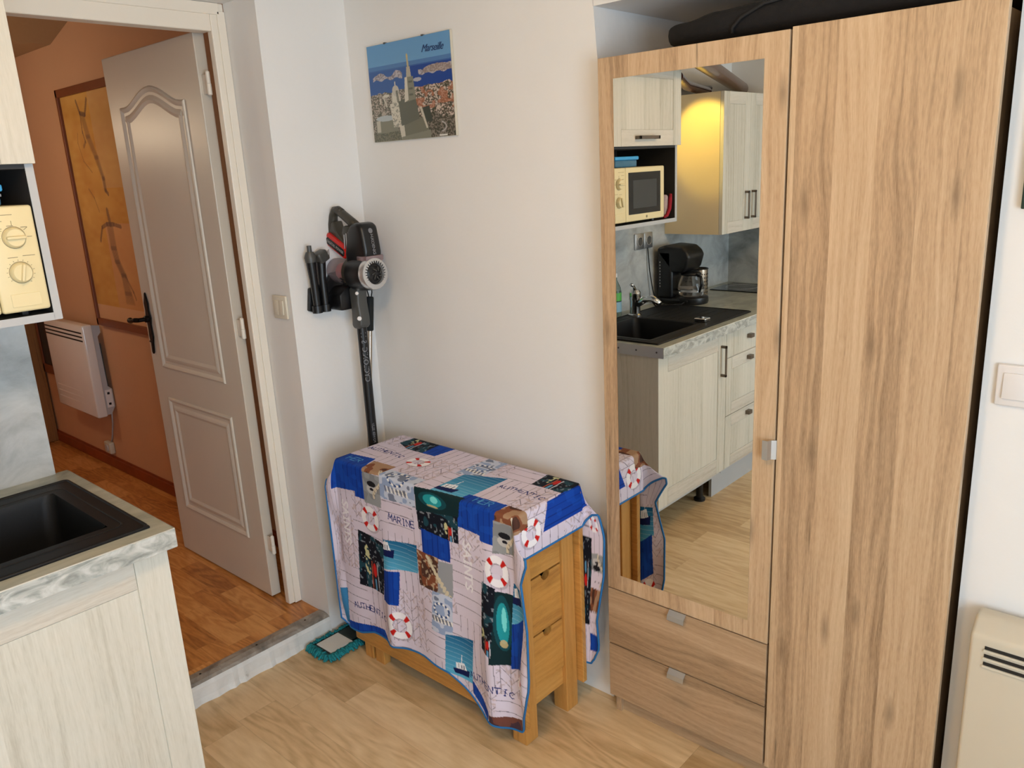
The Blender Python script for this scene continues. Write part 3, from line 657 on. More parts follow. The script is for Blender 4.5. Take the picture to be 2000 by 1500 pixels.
# black bag on top
def superblob(bm, c, s, e=0.6, nu=48, nv=24, fn=None):
    def sg(v, p): return math.copysign(abs(v)**p, v)
    rows = []
    for j in range(nv+1):
        ph = -PI/2+PI*j/nv; row = []
        for i in range(nu):
            th = 2*PI*i/nu
            x = sg(math.cos(ph), e)*sg(math.cos(th), e); y = sg(math.cos(ph), e)*sg(math.sin(th), e); z = sg(math.sin(ph), e)
            p = Vector((c[0]+s[0]*x, c[1]+s[1]*y, c[2]+s[2]*z))
            if fn: p = fn(p)
            row.append(bm.verts.new(p))
        rows.append(row)
    for a, b in zip(rows, rows[1:]):
        for i in range(nu): bm.faces.new((a[i], a[(i+1) % nu], b[(i+1) % nu], b[i]))
    bmesh.ops.remove_doubles(bm, verts=bm.verts, dist=1e-5)
t = thing('duffel_bag', (1.58, .18, dzt), 'black fabric bag squeezed on top of the wardrobe under the soffit', 'bag')
bm = NB(); superblob(bm, (1.585, .185, 1.9465), (.402, .20, .0405), .58, 72, 28, lambda p: Vector((p.x, p.y+.004*math.sin(p.x*31), p.z+(.0025*math.sin(p.x*23)+.002*math.sin(p.x*57+p.y*20) if p.z > 1.93 else 0))))
obj('body', bm, M['fab'], t, smooth=True)
bm = NB(); tube(bm, [(1.42+.0*i, -.018+.02*0, 1.92+.012*i) for i in range(2)] + [(1.44, -.017, 1.95), (1.49, -.010, 1.972), (1.56, .02, 1.984)], .004, 8); obj('piping', bm, M['blackm'], t, smooth=True)

# ================================================================== VACUUM
VY = -.14
t = thing('stick_vacuum', (.11, VY, 1.14), 'black and red cordless stick vacuum hung in the corner beside the doorway', 'vacuum cleaner')
bm = NB()
# tall motor head with rounded top, faces +x
prism(bm, [(.105, 1.31), (.100, 1.40), (.122, 1.475), (.142, 1.497), (.178, 1.503), (.202, 1.492), (.209, 1.45), (.216, 1.40), (.206, 1.372), (.19, 1.30), (.14, 1.285)], 'y', VY-.036, VY+.036, .014, 4)
obj('motor_head', bm, M['black'], t, smooth='auto')
bm = NB(); lathe(bm, [(.048, -.088), (.055, -.084), (.057, -.06), (.056, -.02), (.052, .0), (.050, .010)], (.205, VY-.006, 1.334), (1, 0, .05), 40); obj('motor_housing', bm, M['black'], t, smooth='auto')
bm = NB(); lathe(bm, [(.053, -.010), (.0545, .004), (.051, .014), (.036, .016), (.034, .008), (.034, -.010)], (.208, VY-.008, 1.334), (1, 0, .05), 48, caps=False)
o = obj('filter_ring', bm, M['silver'], t, smooth='auto', label='silver ring around the motor grille')
bm = NB()
for k in range(28):
    a = 2*PI*k/28; d_ = Vector((0, math.cos(a), math.sin(a)))
    p = Vector((.2245, VY-.008, 1.334))+d_*.036; q = Vector((.2215, VY-.008, 1.334))+d_*.043
    tube(bm, [p, q], .0015, 5)
obj('ring_teeth', bm, M['blackm'], o)
bm = NB(); lathe(bm, [(.034, 0), (.033, .008), (.024, .012), (.022, .008), (.012, .010), (.001, .013)], (.208, VY-.008, 1.334), (1, 0, .05), 32, caps=False); obj('motor_grille', bm, M['black'], t, smooth='auto')
# swirl of the grille
bm = NB()
for k in range(7):
    a = 2*PI*k/7
    tube(bm, [(.2225, VY+.010*math.cos(a), 1.334+.010*math.sin(a)), (.222, VY+.022*math.cos(a+.5), 1.334+.022*math.sin(a+.5))], .0015, 5)
obj('grille_fin', bm, M['grey'], t)
bm = NB(); prism(bm, [(.165, 1.394), (.219, 1.394), (.216, 1.374), (.165, 1.372)], 'y', VY-.037, VY+.037, .004, 2); obj('collar', bm, plain('mauve_metal', (150, 132, 136), .3, .6), t, smooth='auto')
# clear dust cup with red core, towards the wall
bm = NB(); lathe(bm, [(.041, 0), (.043, .003), (.043, .086), (.041, .090)], (.002, VY-.004, 1.335), (1, 0, 0), 36); obj('dust_cup', bm, M['clear'], t, smooth='auto')
bm = NB(); lathe(bm, [(.016, 0), (.029, .003), (.033, .03), (.033, .050)], (.034, VY-.004, 1.334), (1, 0, 0), 28); obj('cyclone_core', bm, M['red'], t, smooth='auto')
bm = NB(); lathe(bm, [(.040, 0), (.046, .004), (.051, .010), (.051, .028), (.047, .032)], (.088, VY-.004, 1.334), (1, 0, 0), 36); obj('cup_collar', bm, M['olive'], t, smooth='auto')
bm = NB()
for k in range(3):
    a = PI*.62+k*.22
    tube(bm, [(.079, VY-.050*math.sin(a)*1, 1.334+.050*math.cos(a)), (.105, VY-.054*math.sin(a), 1.334+.054*math.cos(a))], .003, 6)
obj('latch_ridge', bm, M['black'], t)
# handle loop: slanted column, top grip, and hole between
bm = NB()
def loop(bm, pts, w_, h_):
    tube(bm, pts, [h_]*len(pts) if not isinstance(h_, list) else h_, 14)
loop(bm, [(-.0+.004, VY, 1.452), (.004, VY, 1.487), (.012, VY, 1.520), (.026, VY, 1.541), (.044, VY, 1.542), (.062, VY, 1.533)], 0, [.020, .018, .015, .014, .013, .013])
loop(bm, [(.040, VY, 1.541), (.075, VY, 1.522), (.11, VY, 1.502), (.138, VY, 1.482)], 0, [.015, .015, .016, .019])
obj('handle', bm, M['olive'], t, smooth=True)
bm = NB(); prism(bm, [(-.020+.022, 1.462), (.020, 1.500), (.034, 1.506), (.046, 1.470), (.080, 1.440), (.108, 1.425), (.108, 1.408), (.06, 1.415)], 'y', VY-.020, VY+.020, .006, 2)
prism(bm, [(.108, 1.40), (.094, 1.43), (.082, 1.462), (.094, 1.492), (.135, 1.487), (.135, 1.40)], 'y', VY-.028, VY+.028, .008, 2)
obj('body_shell', bm, M['olive'], t, smooth='auto')
bm = NB()
for k in range(4):
    x = .098+.011*k
    tube(bm, [(x, VY-.0295, 1.415), (x+.004, VY-.0298, 1.462+.004*k)], .0018, 6)
obj('vent_bar', bm, M['lgrey'], t)
# red battery
bm = NB(); prism(bm, [(.0, 1.460), (.010, 1.468), (.100, 1.422), (.104, 1.410), (.098, 1.384), (.088, 1.380), (.0, 1.424)], 'y', VY-.030, VY+.026, .004, 2); bt = obj('battery', bm, M['red'], t, smooth='auto', label='red battery pack')
bm = NB(); prism(bm, [(.001, 1.449), (.008, 1.453), (.092, 1.412), (.096, 1.402), (.090, 1.389), (.084, 1.389), (.002, 1.430)], 'y', VY-.0318, VY-.0295, .001, 1); obj('label_plate', bm, M['black'], bt)
bm = text_bm('DIGITAL POWER', .0125, frame_xf((.048, VY-.0325, 1.4205), (.9, 0, -.435), (.435, 0, .9)), .0003, 0, 1.0, .0002); obj('lettering', bm, M['logo'], bt)
# logo on head (faces +x): disc and vertical letters
bm = NB(); lathe(bm, [(.0085, 0), (.0085, .0008)], (.2055, VY, 1.474), (.98, 0, .2), 20)
merge(bm, text_bm('H.KOENIG', .0155, frame_xf((.2135, VY, 1.430), (.12, 0, -.99), (0, 1, 0)), .0004, 0, .9, .0003))
obj('logo', bm, M['logod'], t)
# neck and tube
bm = NB(); prism(bm, [(.083, 1.28), (.135, 1.30), (.128, 1.23), (.134, 1.18), (.134, 1.150), (.122, 1.140), (.092, 1.138), (.082, 1.150), (.086, 1.20)], 'y', VY-.022, VY+.022, .008, 3); obj('neck', bm, M['grey'], t, smooth='auto')
for z, r_ in ((1.265, .006), (1.178, .0075)):
    bm = NB(); lathe(bm, [(r_, 0), (r_, .004), (r_*.7, .005)], (.128, VY-.0205, z), (.75, -.66, .1), 16); obj('button', bm, M['white'], t)
bm = NB(); tube(bm, [(.109, VY, 1.142), (.108, VY, .25)], .0175, 24); tb = obj('tube', bm, M['black'], t, smooth='auto')
bm = NB(); box(bm, .085, .132, VY-.08, VY+.08, .19, .26, .015, 3); obj('floor_head', bm, M['black'], t, smooth='auto')
def curved_text(s, size, z, rad, cx, cy, az, mat, parent, bold=0.0003, name='lettering'):
    b2 = text_bm(s, size, Matrix.Identity(4), .0003, 0, 1.0, bold)
    for v in b2.verts:      # text x -> up the tube, y -> around
        a = az + v.co.y/rad
        r_ = rad+.0006+v.co.z
        zz = z+v.co.x*1.0; v.co = Vector((cx+r_*math.cos(a), cy+r_*math.sin(a), zz))
    return obj(name, b2, mat, parent)
azc = math.atan2(-1.66, 2.23)+.12
curved_text('CYCLONIC  S 11', .0245, 1.040, .0175, .1088, VY, azc+PI*0, M['logod'], t)
curved_text('POWER 22,2V', .012, .760, .0175, .108, VY, azc+.2, M['logod'], t)
# wall dock with two tools
t = thing('vacuum_wall_dock', (.02, -.19, 1.205), 'black wall dock holding the stick vacuum and its two small tools', 'wall mount')
bm = NB(); prism(bm, [(-.282, 1.214), (-.262, 1.206), (-.10, 1.206), (-.088, 1.222), (-.088, 1.31), (-.13, 1.335), (-.18, 1.33), (-.2, 1.30), (-.27, 1.29)], 'x', .0006, .016, .004, 2); obj('back_plate', bm, M['black'], t, smooth='auto')
bm = NB(); prism(bm, [(-.200, 1.207), (-.175, 1.206), (-.10, 1.208), (-.095, 1.285), (-.17, 1.285), (-.2, 1.26)], 'x', .010, .085, .006, 2); obj('cradle', bm, M['black'], t, smooth='auto')
for y in (-.262, -.228):
    bm = NB(); tube(bm, [(.036, y, 1.207), (.036, y, 1.232)], .0175, 16); obj('peg', bm, M['black'], t, smooth='auto')
t = thing('crevice_tool', (.036, -.262, 1.215), 'narrow black crevice tool, leftmost in the vacuum wall dock', 'vacuum tool')
bm = NB(); tube(bm, [(.036, -.262, 1.2325), (.036, -.264, 1.32), (.036, -.267, 1.38)], [.013, .014, .017], 16); obj('body', bm, M['black'], t, smooth='auto')
bm = NB(); tube(bm, [(.036, -.267, 1.379), (.036, -.268, 1.395), (.036, -.268, 1.413)], [.018, .020, .013], 16)
lathe(bm, [(.008, 0), (.008, .022)], (.036, -.268, 1.412), (0, 0, 1), 12); obj('tip', bm, M['grey'], t, smooth='auto')
t = thing('brush_tool', (.036, -.228, 1.215), 'black brush tool with a ribbed grey head, beside the crevice tool', 'vacuum tool')
bm = NB(); tube(bm, [(.036, -.228, 1.2325), (.036, -.229, 1.32), (.036, -.226, 1.375)], [.013, .0135, .015], 16); obj('body', bm, M['black'], t, smooth='auto')
bm = NB(); box(bm, .018, .056, -.243, -.203, 1.374, 1.412, .007, 3, xf=Matrix.Translation((.036, -.225, 1.39)) @ Matrix.Rotation(.45, 4, 'X') @ Matrix.Translation((-.036, .225, -1.39)))
for k in range(7):
    tube(bm, [(.058, -.240+k*.0055, 1.374+k*.002), (.058, -.240+k*.0055, 1.404+k*.002)], .0012, 5)
obj('brush_head', bm, M['grey'], t, smooth='auto')

# ================================================================== MOP
T_ = Vector((.054, -.05, 1.232)); B_ = Vector((.060, -.20, .055))
t = thing('flat_mop', (.085, -.27, 0), 'flat mop with teal chenille fringe, its steel pole leaning in the corner', 'mop')
dv = (B_-T_)
bm = NB(); tube(bm, [T_, T_+dv*.003, T_+dv*.10, T_+dv*.103], [.011, .0135, .0135, .011], 18); obj('grip', bm, M['foam'], t, smooth='auto', label='black foam grip')
bm = NB(); tube(bm, [T_+dv*.102, B_], .0085, 16); obj('pole', bm, M['steel'], t, smooth='auto')
bm = NB(); hp = [T_+Vector((.004*math.cos(a)+.0, .014*math.sin(a)*(1 if math.sin(a) > 0 else 1), .028-.026*math.cos(a))) for a in [2*PI*i/16 for i in range(16)]]
tube(bm, [T_+Vector((.003, -.006, -.002)), T_+Vector((.004, -.014, .03)), T_+Vector((.006, -.006, .045)), T_+Vector((.008, .006, .040)), T_+Vector((.007, .005, .015)), T_+Vector((.003, .003, -.002))], .0022, 8); obj('hanging_loop', bm, M['blackm'], t, smooth=True)
MX0, MX1, MY0, MY1 = .028, .150, -.455, -.06
bm = NB(); box(bm, MX0, MX1, MY0, MY1, .010, .016, .002); obj('pad', bm, M['padd'], t)
bm = NB(); box(bm, MX0+.018, MX1-.014, MY0+.020, MY0+.115, .016, .021, .002, 2); obj('pocket', bm, M['padw'], t, label='white pocket of the mop pad')
bm = NB(); box(bm, MX0+.022, MX1-.022, MY0+.115, MY1-.03, .016, .024, .003); obj('plate', bm, M['padd'], t)
bm = NB(); lathe(bm, [(.02, 0), (.018, .012), (.010, .034)], (.060, -.205, .024), (0, 0, 1), 16); obj('joint', bm, M['black'], t, smooth='auto')
bm = NB(); rnd = random.Random(3)
def fringe(x, y, dx, dy):
    L0 = rnd.uniform(.016, .026); jx, jy = rnd.uniform(-.006, .006), rnd.uniform(-.006, .006); h0 = rnd.uniform(.012, .02)
    p = [Vector((x, y, h0)), Vector((x+dx*L0*.5+jx*.3, y+dy*L0*.5+jy*.3, h0+rnd.uniform(0, .006))), Vector((x+dx*L0+jx, y+dy*L0+jy, rnd.uniform(.005, .012)))]
    tube(bm, p, [.0042, .0046, .0036], 6)
s_ = .0042
for row in range(2):
    o_ = row*.007; ny = int((MY1-MY0)/s_)
    for i in range(ny):
        y = MY0+i*s_; fringe(MX1-.004-o_, y, 1, 0)
        if i % 2 == row: fringe(MX0+.004+o_*.4, y, -.45, 0)
    for i in range(int((MX1-MX0)/s_)):
        x = MX0+i*s_; fringe(x, MY0+.004+o_, 0, -1); fringe(x, MY1-.004-o_, 0, .6)
for v in bm.verts:
    if v.co.x < .002: v.co.x = .002+rnd.uniform(0, .002)
fr = obj('fringe', bm, M['teal'], t, smooth=True, kind='stuff')

# ================================================================== TABLE (folded gateleg table)
t = thing('gateleg_table', (.6, -.22, 0), 'folded honey-beech gateleg table with end drawers under the nautical tablecloth', 'table')
bm = NB(); box(bm, .20, 1.0, -.352, -.085, .728, .748, .003); obj('top', bm, M['beechx'], t)
bm = NB(); box(bm, .202, .998, -.368, -.349, .075, .724, .003); obj('drop_leaf', bm, M['beechx'], t)
bm = NB(); box(bm, .202, .998, -.093, -.074, .082, .724, .003); obj('drop_leaf', bm, M['beechx'], t)
for x0, x1, y0, y1 in ((.922, .976, -.346, -.293), (.922, .976, -.150, -.0965), (.218, .262, -.346, -.293), (.218, .262, -.150, -.0965), (.275, .322, -.346, -.318)):
    bm = NB(); box(bm, x0, x1, y0, y1, 0, .727, .002); obj('leg', bm, M['beech'], t)
bm = NB(); box(bm, .262, .93, -.290, -.153, .155, .20); box(bm, .262, .40, -.290, -.153, .20, .72); obj('inner_carcass', bm, M['darkin'], t)
for y0, y1, z0, z1 in ((-.293, -.150, .098, .158), (-.293, -.150, .690, .727)):
    bm = NB(); box(bm, .934, .962, y0, y1, z0, z1, .001); obj('rail', bm, M['beechy'], t)
bm = NB(); box(bm, .262, .922, -.335, -.315, .098, .155, .001); obj('rail', bm, M['beechx'], t)
def drawer_front(z0, z1, notch=True):
    # front panel in x = .968 with a half-round finger notch in its top edge
    pts = [(-.2915, z0), (-.1515, z0), (-.1515, z1)]
    if notch:
        for i in range(9):
            a = PI*i/8; pts.append((-.2215+.020*math.cos(a), z1-.022*math.sin(a)))
    pts.append((-.2915, z1))
    bm = NB(); prism(bm, pts, 'x', .948, .968, .0); return bm
for z0, z1 in ((.518, .687), (.333, .512), (.162, .328)):
    dr = obj('drawer', drawer_front(z0, z1), M['beechy'], t)
    bm = NB(); box(bm, .42, .946, -.288, -.155, z0+.004, z0+.014); box(bm, .42, .93, -.288, -.276, z0, z1-.02); box(bm, .42, .93, -.167, -.155, z0, z1-.02); box(bm, .90, .912, -.276, -.167, z0, z1-.004); obj('drawer_box', bm, M['darkin'], dr)

# ------------------------------------------------------------------ tablecloth
aR, aL, bF, bB = .992, .208, 0.0, -.278      # flat top limits; b=0 is the front top edge (y=-.368)
YF = -.368
ZT = .7505
a_lo, a_hi = aL-.10, aR+.135
def edge(tt, r=.010):
    q = PI*r/2
    if tt <= 0: return 0.0, 0.0
    if tt < q: return r*math.sin(tt/r), r*(1-math.cos(tt/r))
    return r, r+tt-q
def interp(x, xs, ys): return float(np.interp(x, xs, ys))
def Lf(a): return interp(a, [.10, .15, .20, .27, .33, .42, .59, .70, .80, .86, .93, .99, 1.03, 1.07, 1.10, 1.127], [.60, .625, .63, .625, .605, .60, .592, .60, .645, .678, .684, .678, .665, .635, .59, .50])
def Lb(a): return interp(a, [.10, .9, 1.0, 1.06, 1.1, 1.127], [.6, .6, .61, .61, .59, .55])
def cloth_pos(a, b):
    s = max(0, a-aR); sl = max(0, aL-a); tf = max(0, b-bF); tb_ = max(0, bB-b)
    x = min(max(a, aL), aR); y = YF-min(max(b, bB), bF)+.0; z = ZT
    side = s if s > 0 else sl; sg = 1 if s > 0 else -1; drop = tf if tf > 0 else tb_; fs = -1 if tf > 0 else 1
    oe, de = edge(side); of, df = edge(drop)
    if side > 0 and drop <= 0:
        return (x+sg*(oe+.008*min(1, side/.1)), y, z-de)
    if drop > 0:
        # soft vertical folds
        k = min(1, drop/.5)
        fold = 0
        if fs < 0:
            fold = .010*k*(.5+.5*math.sin(a*2*PI/.21+.6)) + .016*k*k*math.exp(-((a-.455)/.03)**2) + .020*k*math.exp(-((a-.90)/.035)**2)
            yy = y+fs*(of+.002+fold)
        else:
            yy = y+fs*(of+.004+.006*k*(.5+.5*math.sin(a*25)))
        if side <= 0:
            return (x, yy, z-df)
        # corner flap
        if sg > 0 and fs < 0:
            E = interp(drop, [0, .03, .06, .10, .18, .25, .31, .46, .56, .66], [.012, .060, .080, .082, .045, .060, .074, .072, .055, .02]); az = .42
        elif sg > 0:
            E = interp(drop, [0, .05, .16, .29, .45, .54, .60], [.012, .06, .082, .076, .046, .052, .036]); az = 0.0
        else:
            E = interp(drop, [0, .05, .1, .3, .6], [.012, .04, .05, .048, .045]); az = .25
        w_ = side/(.135 if sg > 0 else .10)
        rho = E*w_
        curl = math.sin(w_*PI)*.010*math.sin(drop*16)
        dn = df+side*math.exp(-drop/.045)
        xx = x+sg*(rho*math.cos(az)+min(of, oe)*.2)
        y2 = yy+fs*(rho*math.sin(az)+curl*(1 if fs < 0 else 0))
        if fs > 0: y2 = min(y2, -.0035) if True else y2
        return (xx, y2, z-dn)
    return (x, y, z)
nA = 540; nT = 150; nFt = 370; nBk = 110
avals = np.linspace(a_lo, a_hi, nA)
rows = []
for j in range(nBk): rows.append(('b', 1-j/nBk))
for j in range(nT): rows.append(('t', j/nT))
for j in range(nFt+1): rows.append(('f', j/nFt))
Bv = np.zeros((len(rows), nA)); V = np.zeros((len(rows), nA, 3))
LF_ = [Lf(a) for a in avals]; LB_ = [Lb(a) for a in avals]
for j, (k, u) in enumerate(rows):
    for i, a in enumerate(avals):
        b = bB-u*LB_[i] if k == 'b' else (bB+(bF-bB)*u if k == 't' else bF+u*LF_[i])
        Bv[j, i] = b; V[j, i] = cloth_pos(float(a), float(b))
A2 = np.broadcast_to(avals, Bv.shape)
cv = Canvas(A2.copy(), Bv)
def cloth_paint(cv):
    A, B = cv.A, cv.B
    wht = L_(216, 206, 222)
    cv.c[:] = wht
    n1 = vnoise(A, B, 130, 11); n2 = vnoise(A, B, 45, 12); n3 = vnoise(A, B, 12, 13)
    cv.put(n3 > .6, L_(210, 198, 212), .5)
    ln = L_(92, 86, 100)
    # regions of plank print: horizontal, vertical and chevron
    cell = (np.floor((A+.02*np.sin(B*9))/.15)+np.floor(B/.19)).astype(int) % 3
    h = (np.abs(((B+.003*np.sin(A*14))/.036) % 1-.5) < .032)
    v = (np.abs(((A+.002*np.sin(B*30))/.030) % 1-.5) < .036)
    par = ((A/.060) % 1) < .5
    d1 = (np.abs(((A+B)/.036) % 1-.5) < .036); d2 = (np.abs(((A-B)/.036) % 1-.5) < .036)
    chev = np.where(par, d1, d2) | (np.abs(((A/.030) % 1)) < .05)
    lines = np.where(cell == 0, h, np.where(cell == 1, v, chev)); cv.put(lines, ln, .78)
    cv.put((cell == 2) & (n1 > .66) & (n2 > .45), L_(184, 158, 152), .5)      # flaking paint on the chevrons
    cv.put((cell == 2) & (n1 > .72) & (n2 < .4), L_(150, 124, 120), .4)
    blue, teal, dk, lt = L_(10, 62, 160), L_(0, 110, 170), L_(10, 16, 30), L_(150, 205, 235)
    P = cv.poly
    def bluep(p):
        m = P(p); cv.put(m, blue); cv.put(m & (np.abs((A/.022) % 1-.5) < .07), L_(6, 40, 118), .8); cv.put(m & (n2 > .6), L_(20, 84, 190), .35)
    def sea(p, boat=None, horizon=None):
        m = P(p); ys = [q[1] for q in p]; lo, hi = min(ys), max(ys); g = np.clip((B-lo)/(hi-lo+1e-6), 0, 1)[..., None]
        cv.c = np.where(m[..., None], L_(0, 88, 138)*(1-g)+L_(90, 176, 214)*g, cv.c); cv.put(m & (np.abs((B/.016) % 1-.5) < .05), L_(210, 235, 245), .3)
        if boat:
            x, y, s = boat
            cv.put(m & P([(x-.035*s, y), (x+.035*s, y-.012*s), (x+.03*s, y+.012*s), (x-.028*s, y+.016*s)]), L_(10, 24, 80))
            cv.put(m & P([(x-.022*s, y-.022*s), (x+.012*s, y-.03*s), (x+.022*s, y-.008*s), (x-.022*s, y-.002*s)]), L_(235, 238, 244))
            for q in (-.012, 0, .01): cv.put(m & cv.seg((x+q*s, y-.02*s), (x+q*s, y-.008*s), .0016), L_(40, 60, 90))
            cv.put(m & cv.seg((x, y-.02*s), (x+.004, y-.055*s), .0016), L_(235, 235, 240))
    def darkboat(p, c=None):
        m = P(p); cv.put(m, dk); cv.put(m & (n2 > .66), L_(26, 70, 84), .8); cv.put(m & (n1 > .80), L_(150, 160, 170), .6)
        if c:
            x, y, s = c
            cv.put(m & P([(x-.012*s, y+.06*s), (x-.014*s, y), (x, y-.035*s), (x+.014*s, y), (x+.012*s, y+.06*s)]), L_(40, 30, 36))
            cv.put(m & cv.ell(x, y, .007*s, .018*s), L_(200, 34, 30)); cv.put(m & cv.seg((x-.013*s, y+.05*s), (x-.010*s, y-.02*s), .0018), L_(190, 90, 60)); cv.put(m & cv.seg((x+.013*s, y+.05*s), (x+.010*s, y-.02*s), .0018), L_(200, 200, 210))
            cv.put(m & cv.seg((x, y+.05*s), (x, y+.025*s), .004), L_(90, 150, 190))
            cv.put(m & (n1 > .5) & cv.ell(x-.025*s, y-.02*s, .010*s, .04*s), L_(196, 196, 150))
    def hull(p, c):
        m = P(p); cv.put(m, L_(8, 40, 46)); x, y, rx, ry = c
        cv.put(m & cv.ell(x, y, rx*1.5, ry*1.35), L_(14, 70, 80)); cv.put(m & cv.ell(x, y, rx, ry), L_(30, 150, 160)); cv.put(m & cv.ell(x+rx*.2, y-ry*.2, rx*.4, ry*.6), L_(120, 220, 220)); cv.put(m & cv.ell(x, y+ry*1.0, rx*.6, ry*.2), L_(200, 180, 130), .8)
    def ring(x, y, r, asp=1.0, rot=0.0):
        sh = cv.ell(x+.004, y+.005, r*1.03, r*asp*1.03) & ~cv.ell(x+.003, y+.004, r*.52, r*asp*.52); cv.put(sh, L_(150, 140, 150), .5)
        m = cv.ell(x, y, r, r*asp) & ~cv.ell(x, y, r*.52, r*asp*.52); cv.put(m, L_(240, 236, 240))
        an = np.arctan2((B-y)/asp, A-x)+rot; q = np.abs(((an/(PI/2)) % 1)-.5) < .13; cv.put(m & q, L_(196, 30, 26))
    def cleat(bp, gp, c):
        m = P(bp); cv.put(m, L_(128, 76, 52)); cv.put(m & (n2 > .55), L_(180, 150, 120), .7); cv.put(m & (n2 < .3), L_(50, 36, 34), .8)
        m = P(gp); cv.put(m, L_(150, 154, 158)); cv.put(m & (n2 > .6), L_(120, 122, 126), .6)
        x, y = c; cv.put(cv.ell(x, y, .026, .016), L_(190, 190, 190)); cv.put(cv.ell(x, y-.018, .022, .010), L_(24, 24, 30)); cv.put(cv.ell(x, y, .010, .005), L_(24, 24, 36))
        for k in range(9):
            u0, u1 = k/9, (k+1)/9; q = lambda u: (x+.03+.022*math.sin(u*5), y-.075+.10*u); cv.put(cv.seg(q(u0), q(u1), .0055), L_(206, 196, 176)); cv.put(cv.seg(q(u0), (q(u0)[0]+.004, q(u0)[1]+.005), .0012), L_(90, 80, 70))
    def rope(p, c):
        m = P(p); cv.put(m, L_(196, 204, 222)); cv.put(m & (n2 > .55), L_(120, 146, 190), .7); cv.put(m & (n2 < .25), L_(40, 60, 96), .7)
        x, y, s = c
        for k in range(20):
            a0 = 2*PI*k/20; a1 = a0+2*PI/20; cv.put(m & cv.seg((x+.03*s*math.cos(a0), y+.022*s*math.sin(a0)), (x+.03*s*math.cos(a1), y+.022*s*math.sin(a1)), .004), L_(60, 84, 130) if k % 2 else L_(236, 236, 236))
        for k in range(12): cv.put(m & cv.seg((x-.04*s+.007*k*s, y+.03*s), (x-.036*s+.007*k*s, y+.042*s), .0025), L_(236, 232, 222) if k % 2 else L_(110, 110, 120))
    navy = L_(20, 40, 110)
    # ---- back half of the top and the hidden back drop repeat the print
    darkboat([(.265, -.222), (.272, -.30), (.40, -.30), (.409, -.196), (.33, -.196)], (.33, -.25, 1.0)); bluep([(.409, -.196), (.399, -.30), (.478, -.30), (.468, -.198)])
    darkboat([(.885, -.199), (.875, -.30), (1.002, -.30), (1.003, -.198)], (.94, -.25, 1.0)); bluep([(.998, -.195), (1.0, -.30), (1.078, -.30), (1.078, -.10), (1.0, -.13)])
    write(cv, 'AUTHENTIC', .300, -.140, .020, navy, sp=1.2, arc=.05); write(cv, 'AUTHENTIC', .90, -.142, .020, navy, sp=1.2, arc=.05)
    ring(.465, -.130, .045, .75); ring(1.062, -.050, .040, 1.0)
    rope([(.63, -.13), (.635, -.278), (.715, -.285), (.72, -.16)], (.675, -.21, 1.0))
    sea([(.665, .01), (.665, -.14), (.80, -.19), (.802, -.02), (.76, .0)], (.70, -.03, 1.2))
    bluep([(.176, -.05), (.323, -.07), (.335, -.03), (.352, .0), (.360, .113), (.304, .113), (.304, .095), (.176, .108)]); write(cv, 'HER', .265, -.030, .026, L_(90, 170, 220), sp=1.1, al=.7)
    bluep([(.788, -.038), (.93, -.045), (.935, .02), (.925, .106), (.874, .106), (.872, .09), (.775, .088)]); write(cv, 'HER', .86, -.022, .026, L_(90, 170, 220), sp=1.1, al=.7)
    cleat([(.333, -.055), (.437, -.060), (.44, .012), (.352, .018)], [(.352, .015), (.445, .015), (.438, .120), (.350, .121)], (.395, .068))
    cleat([(.935, -.045), (1.04, -.04), (1.05, .03), (.93, .035)], [(.926, .03), (1.025, .03), (1.02, .11), (.92, .13)], (.965, .085))
    rope([(.437, -.035), (.60, -.04), (.603, .078), (.438, .085)], (.515, .0, 1.3))
    hull([(.603, .008), (.80, -.011), (.788, .060), (.604, .085)], (.68, .035, .040, .018))
    darkboat([(.606, .083), (.785, .060), (.780, .145), (.700, .150), (.611, .143)], (.75, .115, .7)); bluep([(.622, .137), (.743, .145), (.741, .217), (.622, .220)])
    write(cv, 'MARINE', .53, .142, .022, navy, sp=1.15, arc=-.05, flip=1); write(cv, 'SAINTS', .245, .22, .030, L_(235, 232, 238), dx=(0, 1), sp=1.1, wd=.003); write(cv, 'SAINTS', .815, .205, .030, L_(235, 232, 238), dx=(0, 1), sp=1.1, wd=.003)
    ring(.373, .175, .045, .95); ring(.932, .182, .040, 1.2); ring(.489, .515, .046, 1.05); ring(1.028, .518, .040, 1.3)
    darkboat([(.300, .232), (.437, .244), (.430, .34), (.414, .432), (.285, .436)], (.37, .36, 1.4))
    sea([(.437, .226), (.593, .204), (.590, .300), (.500, .315), (.430, .330)], (.445, .265, 1.2)); bluep([(.430, .335), (.503, .322), (.489, .445), (.414, .448)])
    m = P([(.591, .216), (.690, .216), (.680, .335), (.594, .335)]); cv.put(m, L_(128, 72, 48)); cv.put(m & (n2 > .5), L_(60, 44, 40), .8); cv.put(m & (n1 > .7), L_(200, 180, 150), .7)
    m = P([(.690, .225), (.749, .220), (.741, .332), (.680, .332)]); cv.put(m, L_(150, 154, 160))
    for k in range(10): cv.put(cv.seg((.64+.01*k, .225+.012*k), (.65+.008*k, .235+.012*k), .006), L_(206, 196, 170))
    rope([(.655, .333), (.738, .333), (.728, .473), (.64, .473)], (.69, .39, 1.0))
    hull([(.919, .245), (.990, .238), (.972, .468), (.898, .480)], (.945, .34, .020, .065)); darkboat([(.876, .226), (.925, .236), (.905, .458), (.862, .445)], (.895, .42, .8))
    sea([(.990, .20), (1.09, .20), (1.075, .296), (.975, .335)], (1.02, .245, 1.3)); bluep([(.975, .333), (1.062, .294), (1.050, .446), (.963, .481)])
    sea([(.70, .467), (.819, .444), (.80, .60), (.688, .60)], (.755, .575, 1.0)); cv.put(P([(.155, .478), (.214, .474), (.20, .618), (.150, .618)]), L_(60, 130, 180))
